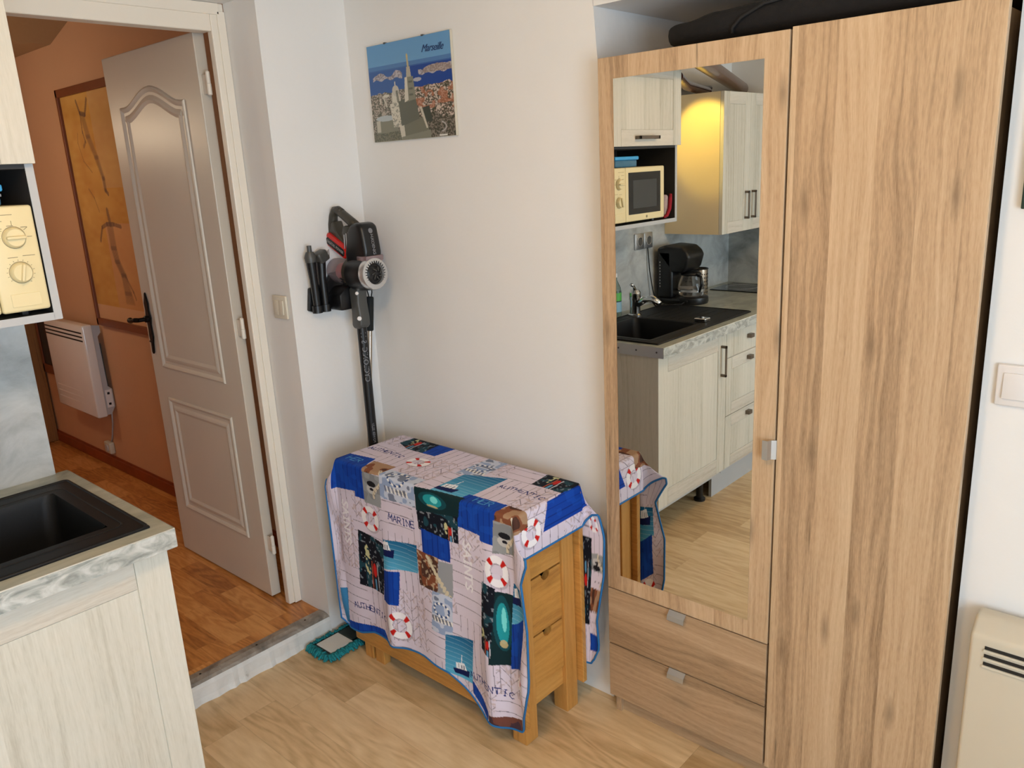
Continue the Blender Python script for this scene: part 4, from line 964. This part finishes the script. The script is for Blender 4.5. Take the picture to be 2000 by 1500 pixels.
    write(cv, 'AUTHENTIC', .330, .515, .020, navy, sp=1.2, arc=.04); write(cv, 'AUTHENTIC', .880, .560, .021, navy, sp=1.2, arc=.05)
    bluep([(.18, .605), (.395, .570), (.42, .60), (.4, .63), (.18, .64)]); bluep([(.80, .585), (.885, .645), (.88, .68), (.80, .63)])
    m = P([(.885, .655), (1.0, .635), (1.0, .69), (.885, .69)]); cv.put(m, L_(110, 66, 56)); cv.put(m & (n2 > .5), L_(40, 40, 60), .7)
    # back right flap
    ring(1.07, -.40, .03); cleat([(1.03, -.62), (1.13, -.62), (1.13, -.70), (1.03, -.70)], [(1.03, -.50), (1.13, -.50), (1.13, -.56), (1.03, -.56)], (1.08, -.53)); darkboat([(.98, -.45), (1.05, -.45), (1.04, -.75), (.98, -.75)], (1.01, -.6, 1.2)); bluep([(1.04, -.84), (1.13, -.84), (1.13, -.78), (1.04, -.78)])
cloth_paint(cv)
tcl = thing('tablecloth', (.6, -.25, .70), 'blue and white nautical patchwork tablecloth draped over the folded beech table', 'tablecloth')
og = np.array(ORG[tcl.name])
nr = len(rows); Vf = (V-og).reshape(-1, 3)
idx = np.arange(nr*nA).reshape(nr, nA); F = np.stack([idx[:-1, :-1], idx[:-1, 1:], idx[1:, 1:], idx[1:, :-1]], -1).reshape(-1, 4)
me = bpy.data.meshes.new('cloth'); me.from_pydata(Vf.tolist(), [], F.tolist()); me.materials.append(M['cloth']); set_vcol(me, cv.c)
me.polygons.foreach_set('use_smooth', np.ones(len(F), bool))
o = bpy.data.objects.new('cloth', me); COL.objects.link(o); o.parent = tcl
bord = [V[0, i] for i in range(0, nA, 5)]+[V[j, nA-1] for j in range(0, nr, 4)]+[V[nr-1, i] for i in range(nA-1, 0, -5)]+[V[j, 0] for j in range(nr-1, 0, -4)]
bb = [Vector(bord[0])]
for p in bord[1:]:
    if (Vector(p)-bb[-1]).length > .003: bb.append(Vector(p))
bm = NB(); tube(bm, bb, .0034, 6, closed=True); obj('hem', bm, M['hem'], tcl, smooth=True, label='blue hem')

# ================================================================== KITCHEN
CZt, CTH, CFX, CEY = .903, .046, .6327, -1.110
# splashbacks
t = tag(obj('splashback', (lambda b: (box(b, .0003, .0093, BY+.001, CT, CZt, 1.37), b)[1])(NB()), M['splash']), 'mottled grey concrete-look splashback behind the sink', 'splashback')
t = tag(obj('splashback', (lambda b: (box(b, .0095, .75, BY+.0005, BY+.012, CZt, 1.37), b)[1])(NB()), M['splash']), 'grey splashback on the end wall behind the hob, seen in the mirror', 'splashback')
# worktop: slab with a rectangular cut-out for the sink bowl
SX0, SX1, SY0, SY1 = .0966, .5852, -2.001, -1.144   # sink outline
BX0, BX1, BY0_, BY1_ = .172, .508, -1.60, -1.205    # bowl
WY_ = -2.889
t = thing('worktop', (.32, -2.0, CZt-CTH), 'grey marbled kitchen worktop with the black sink let into it', 'worktop')
bm = NB()
for a, b, c, e in ((.0, CFX-.001, BY1_+.003, CEY), (.0, CFX-.001, WY_, BY0_-.003), (.0, BX0-.003, BY0_-.003, BY1_+.003), (BX1+.003, CFX-.001, BY0_-.003, BY1_+.003)):
    x0_ = .0005 if c < CT else .0005
    box(bm, .0005 if a == 0 else a, b, c, min(e, CEY), CZt-CTH, CZt)
obj('slab', bm, M['counter'], t)
bm = NB(); box(bm, CFX-.001, CFX, WY_, CEY, CZt-CTH, CZt-.002); obj('front_edge', bm, M['counterf'], t)
bm = NB(); tube(bm, [(CFX-.001, WY_, CZt-.0012), (CFX-.001, CEY, CZt-.0012)], .0016, 8); obj('edge_line', bm, M['edge'], t, label='pale edge line')
bm = NB(); box(bm, .012, CFX-.002, CEY, CEY+.002, CZt-CTH, CZt-.0005)
es = obj('end_strip', bm, M['alu'], t, label='aluminium strip on the worktop end')
for x in (.10, .28, .41, .50, .60):
    bm = NB(); lathe(bm, [(.004, 0), (.004, .001)], (x, CEY+.002, CZt-.022), (0, 1, 0), 10); obj('screw', bm, M['grey'], es)
# base cabinets
DX = .6002
t = thing('sink_cabinet', (.3, -1.42, 0), 'whitewashed oak sink base cabinet at the doorway end of the counter', 'cabinet')
bm = NB(); box(bm, .02, .578, -1.722, -1.712, .14, .856); box(bm, .02, .578, -1.712, -1.145, .14, .155); box(bm, .02, .03, -1.712, -1.145, .155, .856); obj('carcass', bm, M['kitgrey'], t)
bm = NB(); box(bm, .012, .580, -1.143, -1.125, .0, .856); obj('side_panel', bm, M['kit'], t)
def shaker(name, y0, y1, z0, z1, x, parent, fr=.075, th=.019, mt=None):
    """front facing +x with shallow framed panel drawn by grooves"""
    bm = NB(); g = .0011
    box(bm, x-th, x-.003, y0, y1, z0, z1)
    for a, b, c, e, mi in ((y0, y0+fr-g, z0, z1, 0), (y1-fr+g, y1, z0, z1, 0), (y0+fr, y1-fr, z0, z0+fr-g, 1), (y0+fr, y1-fr, z1-fr+g, z1, 1), (y0+fr, y1-fr, z0+fr, z1-fr, 0)):
        box(bm, x-.004, x if not (a == y0+fr and c == z0+fr and e == z1-fr) else x-.0015, a, b, c, e, .0008, 1, mi)
    return obj(name, bm, [M['kit'], M['kith']], parent)
def bar_handle(parent, p0, p1, out=(1, 0, 0), d=.028, w_=.012, th=.006, name='handle'):
    p0, p1 = Vector(p0), Vector(p1); o_ = Vector(out); ax = (p1-p0).normalized(); sd = ax.cross(o_)
    bm = NB(); Lh = (p1-p0).length
    m = Matrix((ax, sd, o_)).transposed().to_4x4(); m.translation = p0
    box(bm, 0, Lh, -w_/2, w_/2, d-th, d, .001, 1, xf=m); box(bm, 0, .012, -w_/2, w_/2, 0, d, .001, 1, xf=m); box(bm, Lh-.012, Lh, -w_/2, w_/2, 0, d, .001, 1, xf=m)
    return obj(name, bm, M['pewter'], parent)
dr = shaker('door', -1.7215, -1.1215, .1657, .855, DX, t, .078)
bar_handle(dr, (DX, -1.673, .650), (DX, -1.673, .800))
t = thing('drawer_cabinet', (.3, -2.02, 0), 'whitewashed base cabinet with three drawers right of the sink cabinet in the mirror', 'cabinet')
bm = NB(); box(bm, .02, .578, -2.320, -1.727, .14, .856); obj('carcass', bm, M['kitgrey'], t)
for z0, z1, hz in ((.7255, .855, .797), (.437, .7225, .690), (.1657, .434, .404)):
    dd = shaker('drawer', -2.321, -1.7245, z0, z1, DX, t, .06 if z1-z0 > .2 else .001)
    for yy in (-1.955, -2.09):
        bm = NB(); box(bm, DX, DX+.022, yy-.018, yy+.018, hz-.010, hz+.010, .002); obj('knob', bm, M['pewter'], dd)
bm = NB(); box(bm, .515, .530, -2.88, -1.729, .0, .138); obj('plinth', bm, M['kitgrey'], t)
for y in (-1.70, -1.20):
    pass
t2 = bpy.data.objects['sink_cabinet']
for y in (-1.665, -1.20):
    bm = NB(); lathe(bm, [(.028, 0), (.028, .012), (.018, .02), (.016, .12), (.026, .14)], (.50, y, 0), (0, 0, 1), 20); obj('foot', bm, M['black'], t2, smooth='auto')
t = thing('corner_cabinet', (.3, -2.6, 0), 'whitewashed base cabinet below the hob at the end of the counter', 'cabinet')
bm = NB(); box(bm, .02, .578, -2.885, -2.325, .14, .856); obj('carcass', bm, M['kitgrey'], t)
shaker('door', -2.88, -2.325, .1657, .855, DX, t)
# sink
t = thing('kitchen_sink', (.34, -1.57, CZt), 'black composite sink with drainboard let into the grey worktop', 'sink')
H1 = CZt+.007
bm = NB()
def rrect(x0, x1, y0, y1, r, n=5):
    out = []
    for cx, cy, a0 in ((x1-r, y1-r, 0), (x0+r, y1-r, PI/2), (x0+r, y0+r, PI), (x1-r, y0+r, 1.5*PI)):
        for i in range(n+1): a = a0+PI/2*i/n; out.append((cx+r*math.cos(a), cy+r*math.sin(a)))
    return out
# deck around the bowl as strips, raised rim
for a, b, c, e in ((SX0, SX1, BY1_, SY1), (SX0, SX1, SY0, BY0_), (SX0, BX0, BY0_, BY1_), (BX1, SX1, BY0_, BY1_)): box(bm, a, b, c, e, CZt, H1-.002)
rim = rrect(SX0+.003, SX1-.003, SY0+.003, SY1-.003, .012, 4)
tube(bm, [(x, y, H1-.0035) for x, y in rim], .0045, 8, closed=True)
inn = rrect(BX0-.022, BX1+.022, BY0_-.01, BY1_+.028, .02, 4)
tube(bm, [(x, y, H1-.0025) for x, y in inn], .0022, 6, closed=True)
for k in range(7): box(bm, .20+k*.045, .206+k*.045, -1.95, -1.66, H1-.0022, H1-.0008)
obj('deck', bm, M['sink'], t, smooth=False)
bm = NB()
ring_ = [rrect(BX0, BX1, BY0_, BY1_, .02, 5), rrect(BX0+.004, BX1-.004, BY0_+.004, BY1_-.004, .03, 5), rrect(BX0+.012, BX1-.012, BY0_+.012, BY1_-.012, .04, 5), rrect(BX0+.04, BX1-.04, BY0_+.04, BY1_-.04, .04, 5)]
zz = [H1-.002, H1-.02, CZt-.16, CZt-.180]
rr_ = [[bm.verts.new((x, y, z)) for x, y in r_] for r_, z in zip(ring_, zz)]
for a, b in zip(rr_, rr_[1:]):
    for i in range(len(a)): bm.faces.new((a[i], a[(i+1) % len(a)], b[(i+1) % len(a)], b[i]))
bm.faces.new(rr_[-1]); obj('bowl', bm, M['sink'], t, smooth='auto')
bm = NB(); lathe(bm, [(.042, 0), (.042, .003), (.034, .004), (.012, .001), (.010, .006), (.001, .007)], (.34, -1.42, CZt-.180), (0, 0, 1), 28); obj('drain', bm, M['chrome'], t, smooth='auto', label='chrome drain')
# tap
t = thing('mixer_tap', (.135, -1.655, H1), 'chrome mixer tap behind the black sink bowl, seen in the mirror', 'tap')
bm = NB(); lathe(bm, [(.034, 0), (.034, .005), (.027, .010), (.026, .075), (.029, .08), (.029, .115), (.020, .128), (.006, .132)], (.135, -1.655, H1-.002), (0, 0, 1), 28); obj('body', bm, M['chrome'], t, smooth='auto')
bm = NB(); tube(bm, [(.14, -1.655, H1+.05), (.20, -1.648, H1+.085), (.25, -1.640, H1+.09), (.285, -1.636, H1+.065)], [.019, .018, .017, .019], 16); obj('spout', bm, M['chrome'], t, smooth=True)
bm = NB(); tube(bm, [(.135, -1.655, H1+.125), (.15, -1.62, H1+.15), (.165, -1.58, H1+.162)], [.009, .006, .008], 12); obj('lever', bm, M['chrome'], t, smooth=True)
# things on the worktop
bm = NB(); box(bm, .475, .535, -1.685, -1.635, H1-.0015, H1+.016, .004, 2)
tag(obj('soap_dish', bm, M['chrome']), 'small silver dish on the sink drainboard, seen in the mirror', 'dish')
t = thing('water_bottle', (.075, -1.585, CZt), 'clear plastic bottle with green and blue label at the mirror left edge, behind the sink', 'bottle')
bm = NB(); lathe(bm, [(.001, .002), (.030, .003), (.034, .010), (.034, .13), (.030, .15), (.014, .185), (.013, .20)], (.062, -1.585, CZt), (0, 0, 1), 28); obj('bottle_body', bm, M['bottle'], t, smooth='auto')
bm = NB(); lathe(bm, [(.0346, .085), (.0346, .125)], (.062, -1.585, CZt), (0, 0, 1), 28, caps=False); obj('green_label', bm, M['green'], t, smooth=True)
bm = NB(); lathe(bm, [(.0346, .030), (.0346, .080)], (.062, -1.585, CZt), (0, 0, 1), 28, caps=False); obj('blue_label', bm, M['blabel'], t, smooth=True)
bm = NB(); lathe(bm, [(.015, .20), (.015, .218), (.012, .22)], (.062, -1.585, CZt), (0, 0, 1), 20); obj('cap', bm, M['white'], t, smooth='auto')
# coffee maker: back tower, overhanging filter head, warming plate, carafe
t = thing('coffee_maker', (.14, -2.1, CZt), 'black drip coffee maker with glass jug, on the worktop in the mirror', 'coffee maker')
bm = NB(); box(bm, .035, .125, -2.20, -2.02, CZt+.03, CZt+.285, .015, 3); obj('water_tank', bm, M['black'], t, smooth='auto')
bm = NB()
for k in range(9): box(bm, .052, .056, -2.0205, -2.0190, CZt+.09+k*.016, CZt+.098+k*.016); 
obj('level_mark', bm, M['lgrey'], t)
bm = NB(); prism(bm, [(.035, CZt+.270), (.035, CZt+.295), (.08, CZt+.312), (.18, CZt+.305), (.212, CZt+.280), (.226, CZt+.255), (.208, CZt+.195), (.190, CZt+.170), (.12, CZt+.170)], 'y', -2.19, -2.02, .012, 3); obj('filter_head', bm, M['black'], t, smooth='auto')
bm = NB(); box(bm, .035, .225, -2.20, -2.02, CZt+.002, CZt+.035, .014, 3); lathe(bm, [(.088, .002), (.092, .014), (.090, .035), (.078, .040)], (.19, -2.11, CZt), (0, 0, 1), 32); obj('warming_base', bm, M['black'], t, smooth='auto')
j = obj('jug', (lambda b: (lathe(b, [(.050, .041), (.066, .050), (.070, .075), (.062, .120), (.050, .150), (.052, .160)], (.19, -2.11, CZt), (0, 0, 1), 32, caps=False), b)[1])(NB()), M['carafe'], t, smooth=True, label='glass jug')
bm = NB(); lathe(bm, [(.0515, .150), (.0535, .158), (.040, .168)], (.19, -2.11, CZt), (0, 0, 1), 32); tube(bm, [(.235, -2.085, CZt+.155), (.275, -2.06, CZt+.150), (.282, -2.055, CZt+.11), (.262, -2.07, CZt+.07)], .007, 10); obj('jug_handle', bm, M['black'], j, smooth=True)
bm = NB(); lathe(bm, [(.0710, .066), (.0712, .078)], (.19, -2.11, CZt), (0, 0, 1), 32, caps=False); obj('steel_band', bm, M['silver'], j, smooth=True)
bm = NB(); tube(bm, [(.06, -2.03, CZt+.03), (.05, -1.97, CZt+.007), (.10, -1.93, CZt+.006), (.2, -1.99, CZt+.012), (.21, -2.005, CZt+.02)], .003, 8)
tube(bm, [(.05, -1.99, CZt+.007), (.03, -1.985, CZt+.08), (.025, -1.965, CZt+.18), (.016, -1.96, CZt+.31)], .003, 8); obj('power_cable', bm, M['blackm'], t, smooth=True)
t = thing('metal_canister', (.135, -2.29, CZt), 'brushed steel utensil canister with punched holes behind the coffee maker', 'canister')
bm = NB(); lathe(bm, [(.046, .001), (.047, .003), (.047, .158), (.045, .158), (.044, .01)], (.135, -2.295, CZt), (0, 0, 1), 32, caps=False); lathe(bm, [(.046, .001), (.046, .004)], (.135, -2.295, CZt), (0, 0, 1), 32); cn = obj('cylinder', bm, M['steel'], t, smooth='auto')
bm = NB()
for r_ in range(6):
    for c in range(10):
        a = -.4+c*.28; lathe(bm, [(.0035, 0), (.0035, .0006)], (.135+.047*math.cos(a), -2.295+.047*math.sin(a), CZt+.03+r_*.02), (math.cos(a), math.sin(a), 0), 8)
obj('punched_holes', bm, M['blackm'], cn)
bm = NB(); torus(bm, (.135, -2.295, CZt+.158), (0, 0, 1), .0465, .0035); obj('rim', bm, M['black'], cn, smooth=True)
t = thing('induction_hob', (.33, -2.68, CZt), 'black glass hob at the far end of the worktop, in the mirror', 'hob')
bm = NB(); box(bm, .07, .56, -2.83, -2.535, CZt+.0005, CZt+.006, .002); obj('glass_plate', bm, M['blackg'], t)
bm = NB()
for x, y, r_ in ((.2, -2.68, .09), (.43, -2.68, .08)): torus(bm, (x, y, CZt+.0061), (0, 0, 1), r_, .0006, 40, 6)
obj('zone_ring', bm, M['lgrey'], t)
# sockets
t = thing('double_socket', (.0093, -1.925, 1.203), 'pair of grey round sockets on the splashback above the sink, in the mirror', 'socket')
for y in (-1.882, -1.966):
    bm = NB(); box(bm, .0096, .0185, y-.041, y+.041, 1.205, 1.287, .003, 2); so = obj('socket_plate', bm, M['alu'], t, smooth='auto')
    bm = NB(); lathe(bm, [(.026, 0), (.026, .004), (.022, .0045), (.020, -.003)], (.0185, y, 1.246), (1, 0, 0), 28); obj('socket_ring', bm, M['silver'], so, smooth='auto')
    bm = NB(); lathe(bm, [(.0195, 0), (.0195, .0005)], (.019, y, 1.246), (1, 0, 0), 24)
    obj('socket_well', bm, M['grey'], so)
# upper microwave cabinet
UX, UY0, UY1 = .3596, -1.7073, -1.157
UZ0, UZ1, UZT = 1.3675, 1.7119, 2.06
t = thing('microwave_cabinet', (.18, -1.43, UZ0), 'whitewashed wall cabinet with an open dark niche holding the microwave', 'cabinet')
bm = NB()
box(bm, .010, UX-.022, UY1-.016, UY1, UZ0, UZT); box(bm, .010, UX-.022, UY0, UY0+.016, UZ0, UZT); box(bm, .010, UX-.022, UY0+.016, UY1-.016, UZ0, UZ0+.016)
box(bm, .010, UX-.022, UY0+.016, UY1-.016, UZ1-.01, UZ1+.006); box(bm, .010, UX-.022, UY0+.016, UY1-.016, UZT-.016, UZT)
obj('carcass', bm, M['kitin'], t)
bm = NB(); box(bm, .010, .016, UY0+.016, UY1-.016, UZ0+.016, UZT-.016); obj('back_panel', bm, M['kitin'], t)
bm = NB(); box(bm, UX-.0222, UX-.0205, UY1-.0165, UY1+.0003, UZ0-.0003, UZ1); box(bm, UX-.0222, UX-.0205, UY0-.0003, UY0+.0165, UZ0-.0003, UZ1); box(bm, UX-.0222, UX-.0205, UY0+.016, UY1-.016, UZ0-.0003, UZ0+.0165); obj('edge_band', bm, M['kitgrey'], t)
bm = NB(); box(bm, .010, UX-.021, UY1, UY1+.0008, UZ0, UZT); box(bm, .010, UX-.021, UY0, UY1, UZ0-.0009, UZ0-.0001); box(bm, .010, UX-.021, UY0-.0008, UY0, UZ0, UZT); obj('outer_skin', bm, M['kitgrey'], t)
dr = shaker('flap_door', UY0, UY1, UZ1, UZT, UX, t, .068)
bar_handle(dr, (UX, -1.490, UZ1+.035), (UX, -1.330, UZ1+.035), d=.026, w_=.014)
# microwave
MWX, MY0_, MY1_, MZ0, MZ1 = .345, -1.588, -1.1775, 1.3955, 1.6256
t = thing('microwave', (.18, -1.385, 1.384), 'cream microwave oven standing in the dark niche of the wall cabinet', 'microwave')
bm = NB(); box(bm, .03, MWX-.022, MY0_, MY1_, MZ0, MZ1, .006, 2); obj('casing', bm, M['cream'], t, smooth='auto')
bm = NB(); box(bm, MWX-.0225, MWX, MY1_-.098, MY1_, MZ0, MZ1, .006, 3); cp = obj('control_panel', bm, M['cream'], t, smooth='auto')
bm = NB(); box(bm, MWX-.0225, MWX-.001, MY0_, MY1_-.0995, MZ0, MZ1, .006, 3); dp = obj('door', bm, M['cream'], t, smooth='auto')
bm = NB(); box(bm, MWX-.0015, MWX+.0006, -1.553, -1.297, MZ0+.030, MZ1-.022, .0008); dw = obj('door_window', bm, M['blackg'], dp)
bm = NB(); box(bm, MWX+.0004, MWX+.0012, -1.52, -1.33, MZ0+.055, MZ1-.055, .0003, 1); obj('mesh_screen', bm, plain('mesh_grey', (52, 54, 54), .4), dw)
bm = NB(); lathe(bm, [(.006, 0), (.006, .0008)], (MWX-.001, -1.44, MZ0+.015), (1, 0, 0), 16); obj('badge', bm, M['creamd'], dp)
KY = MY1_-.047
for kz, rot in ((1.558, 0.0), (1.482, 1.35)):
    bm = NB(); lathe(bm, [(.0225, 0), (.0225, .003), (.020, .012), (.018, .014)], (MWX, KY, kz), (1, 0, 0), 32); kb = obj('knob', bm, M['cream'], cp, smooth='auto')
    bm = NB(); box(bm, MWX+.010, MWX+.022, KY-.0195, KY+.0195, kz-.0035, kz+.0035, .003, 3, xf=Matrix.Translation((0, KY, kz)) @ Matrix.Rotation(rot, 4, 'X') @ Matrix.Translation((0, -KY, -kz))); obj('grip', bm, M['cream'], kb, smooth='auto')
bm = NB()
for k in range(14):
    a = -.9+k*.36
    if k > 10 and False: continue
    d0 = Vector((0, math.cos(a), math.sin(a))); tube(bm, [Vector((MWX+.0002, KY, 1.482))+d0*.0255, Vector((MWX+.0002, KY, 1.482))+d0*.0285], .0005, 4)
for a in (0.0, .6, 1.57, 2.55, 3.14):
    d0 = Vector((0, math.cos(a), math.sin(a))); tube(bm, [Vector((MWX+.0002, KY, 1.558))+d0*.0265, Vector((MWX+.0002, KY, 1.558))+d0*.036], .0006, 4)
for y0, y1, z in ((-1.245, -1.225, 1.5155), (-1.215, -1.19, 1.5175), (-1.262, -1.22, 1.607), (-1.262, -1.242, 1.594), (-1.262, -1.245, 1.578), (-1.235, -1.222, 1.5835), (-1.208, -1.195, 1.579)):
    box(bm, MWX-.0002, MWX+.0004, y0, y1, z-.0006, z+.0006)
torus(bm, (MWX, KY, 1.482), (1, 0, 0), .0235, .0006, 36, 5); torus(bm, (MWX, KY, 1.558), (1, 0, 0), .0235, .0006, 36, 5)
obj('printed_scale', bm, M['creamd'], cp)
bm = NB(); box(bm, MWX-.001, MWX+.0014, KY-.030, KY+.030, 1.407, 1.436, .001); obj('door_button', bm, M['cream'], cp)
bm = NB()
for x in (.07, .30):
    for y in (-1.55, -1.22):
        bm = NB(); lathe(bm, [(.012, 0), (.012, .0125)], (x, y, UZ0+.0165), (0, 0, 1), 12); obj('foot', bm, M['black'], t)
# blue food box on the microwave
t = thing('food_container', (.27, -1.32, MZ1), 'clear blue food box with bright blue lid on top of the microwave', 'container')
bm = NB(); box(bm, .17, .325, -1.395, -1.228, MZ1+.0006, MZ1+.032, .006, 3); obj('box', bm, M['bluec'], t, smooth='auto')
bm = NB(); box(bm, .165, .330, -1.402, -1.222, MZ1+.031, MZ1+.046, .004, 3); obj('lid', bm, M['bluep'], t, smooth='auto')
bm = NB(); box(bm, .23, .28, -1.410, -1.401, MZ1+.022, MZ1+.042, .001); obj('clip', bm, M['lgrey'], t)
bm = NB(); box(bm, .23, .28, -1.2215, -1.2125, MZ1+.020, MZ1+.026, .001); obj('clip', bm, M['lgrey'], t)
# oven mitt next to the microwave
t = thing('oven_mitt', (.25, -1.665, UZ0+.016), 'grey oven mitt with red trim standing between microwave and niche side', 'oven mitt')
bm = NB(); box(bm, .15, .315, -1.676, -1.640, UZ0+.0165, UZ0+.125, .012, 4); obj('mitt_body', bm, M['mitt'], t, smooth='auto')
bm = NB(); tube(bm, [(.318, -1.686, UZ0+.126), (.322, -1.676, UZ0+.10), (.322, -1.670, UZ0+.06), (.320, -1.650, UZ0+.03), (.318, -1.625, UZ0+.024)], [.007, .009, .009, .008, .007], 10); obj('trim', bm, M['mittr'], t, smooth=True)
# double-door wall cabinet
t = thing('wall_cabinet', (.18, -2.5, 1.2625), 'double-door whitewashed wall cabinet with a cream side, past the microwave in the mirror', 'cabinet')
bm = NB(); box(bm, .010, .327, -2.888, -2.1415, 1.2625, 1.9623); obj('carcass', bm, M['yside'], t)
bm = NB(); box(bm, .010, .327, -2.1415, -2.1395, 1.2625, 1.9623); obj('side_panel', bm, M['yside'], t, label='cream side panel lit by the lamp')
for y0, y1, hy_ in ((-2.4305, -2.1405, -2.392), (-2.725, -2.4325, -2.47)):
    dd = shaker('door', y0, y1, 1.2625, 1.9623, .3477, t, .06)
    bar_handle(dd, (.3477, hy_, 1.325), (.3477, hy_, 1.470), d=.026, w_=.012)
# beams above
t = tag(obj('ceiling_beam', (lambda b: (tube(b, [(.62, -1.28, 2.06), (.07, -2.885, 2.022)], .036, 20), b)[1])(NB()), M['pipe'], smooth='auto'), 'thick dark red pipe running above the kitchen cabinets, in the mirror', 'pipe')
t.name = 'red_pipe'
t = tag(obj('red_pipe', (lambda b: (tube(b, [(.325, -1.735, 2.012), (.20, -2.02, 1.998), (.085, -2.45, 1.99)], .024, 20), b)[1])(NB()), M['pipe'], smooth='auto'), 'thinner dark red pipe behind the thick one above the cabinets', 'pipe')
t = tag(obj('curved_pipe', (lambda b: (tube(b, [(.014, -1.85, 2.14), (.026, -1.9, 2.06), (.026, -2.1, 2.03), (.022, -2.3, 2.02), (.022, -2.6, 2.02)], .012, 14), b)[1])(NB()), M['pipe'], smooth=True), 'slim curved dark pipe bending along the wall above the cream cabinet side', 'pipe')
# spot lamp that lights the cream side
t = thing('spot_lamp', (.20, -1.80, 2.10), 'small warm spot lamp above the cabinets, lighting the cream side', 'lamp')
bm = NB(); lathe(bm, [(.030, .17), (.030, .155), (.006, .15), (.006, -.17)], (.20, -1.80, 2.10), (0, 0, 1), 20); obj('stem', bm, M['alu'], t)
ax_ = Vector((.12, -.95, -.50)).normalized()
bm = NB(); lathe(bm, [(.008, -.03), (.026, -.02), (.030, .03)], (.20, -1.80, 1.93), ax_, 24, caps=False); obj('lamp_shade', bm, M['alu'], t, smooth=True)
l = bpy.data.lights.new('spot_lamp_light', 'SPOT'); l.energy = 11; l.color = (1.0, .70, .12); l.spot_size = 1.12; l.spot_blend = .35; l.shadow_soft_size = .02
so = bpy.data.objects.new('spot_lamp_light', l); COL.objects.link(so); so.location = Vector((.20, -1.80, 1.93))+ax_*.035; so.rotation_euler = ax_.to_track_quat('-Z', 'Y').to_euler()
# room ceiling lamp fitting (behind the camera)
t = thing('ceiling_lamp', (1.55, -1.40, 2.2), 'round ceiling lamp of the room, above the camera and out of the photo', 'lamp')
bm = NB(); lathe(bm, [(.09, .069), (.09, .045), (.03, .04)], (1.55, -1.40, 2.2), (0, 0, 1), 28); obj('base', bm, M['white'], t)
bm = NB(); lathe(bm, [(.02, .042), (.15, .038), (.17, .02)], (1.55, -1.40, 2.2), (0, 0, 1), 32, caps=False); obj('shade', bm, M['glow'], t, smooth=True)
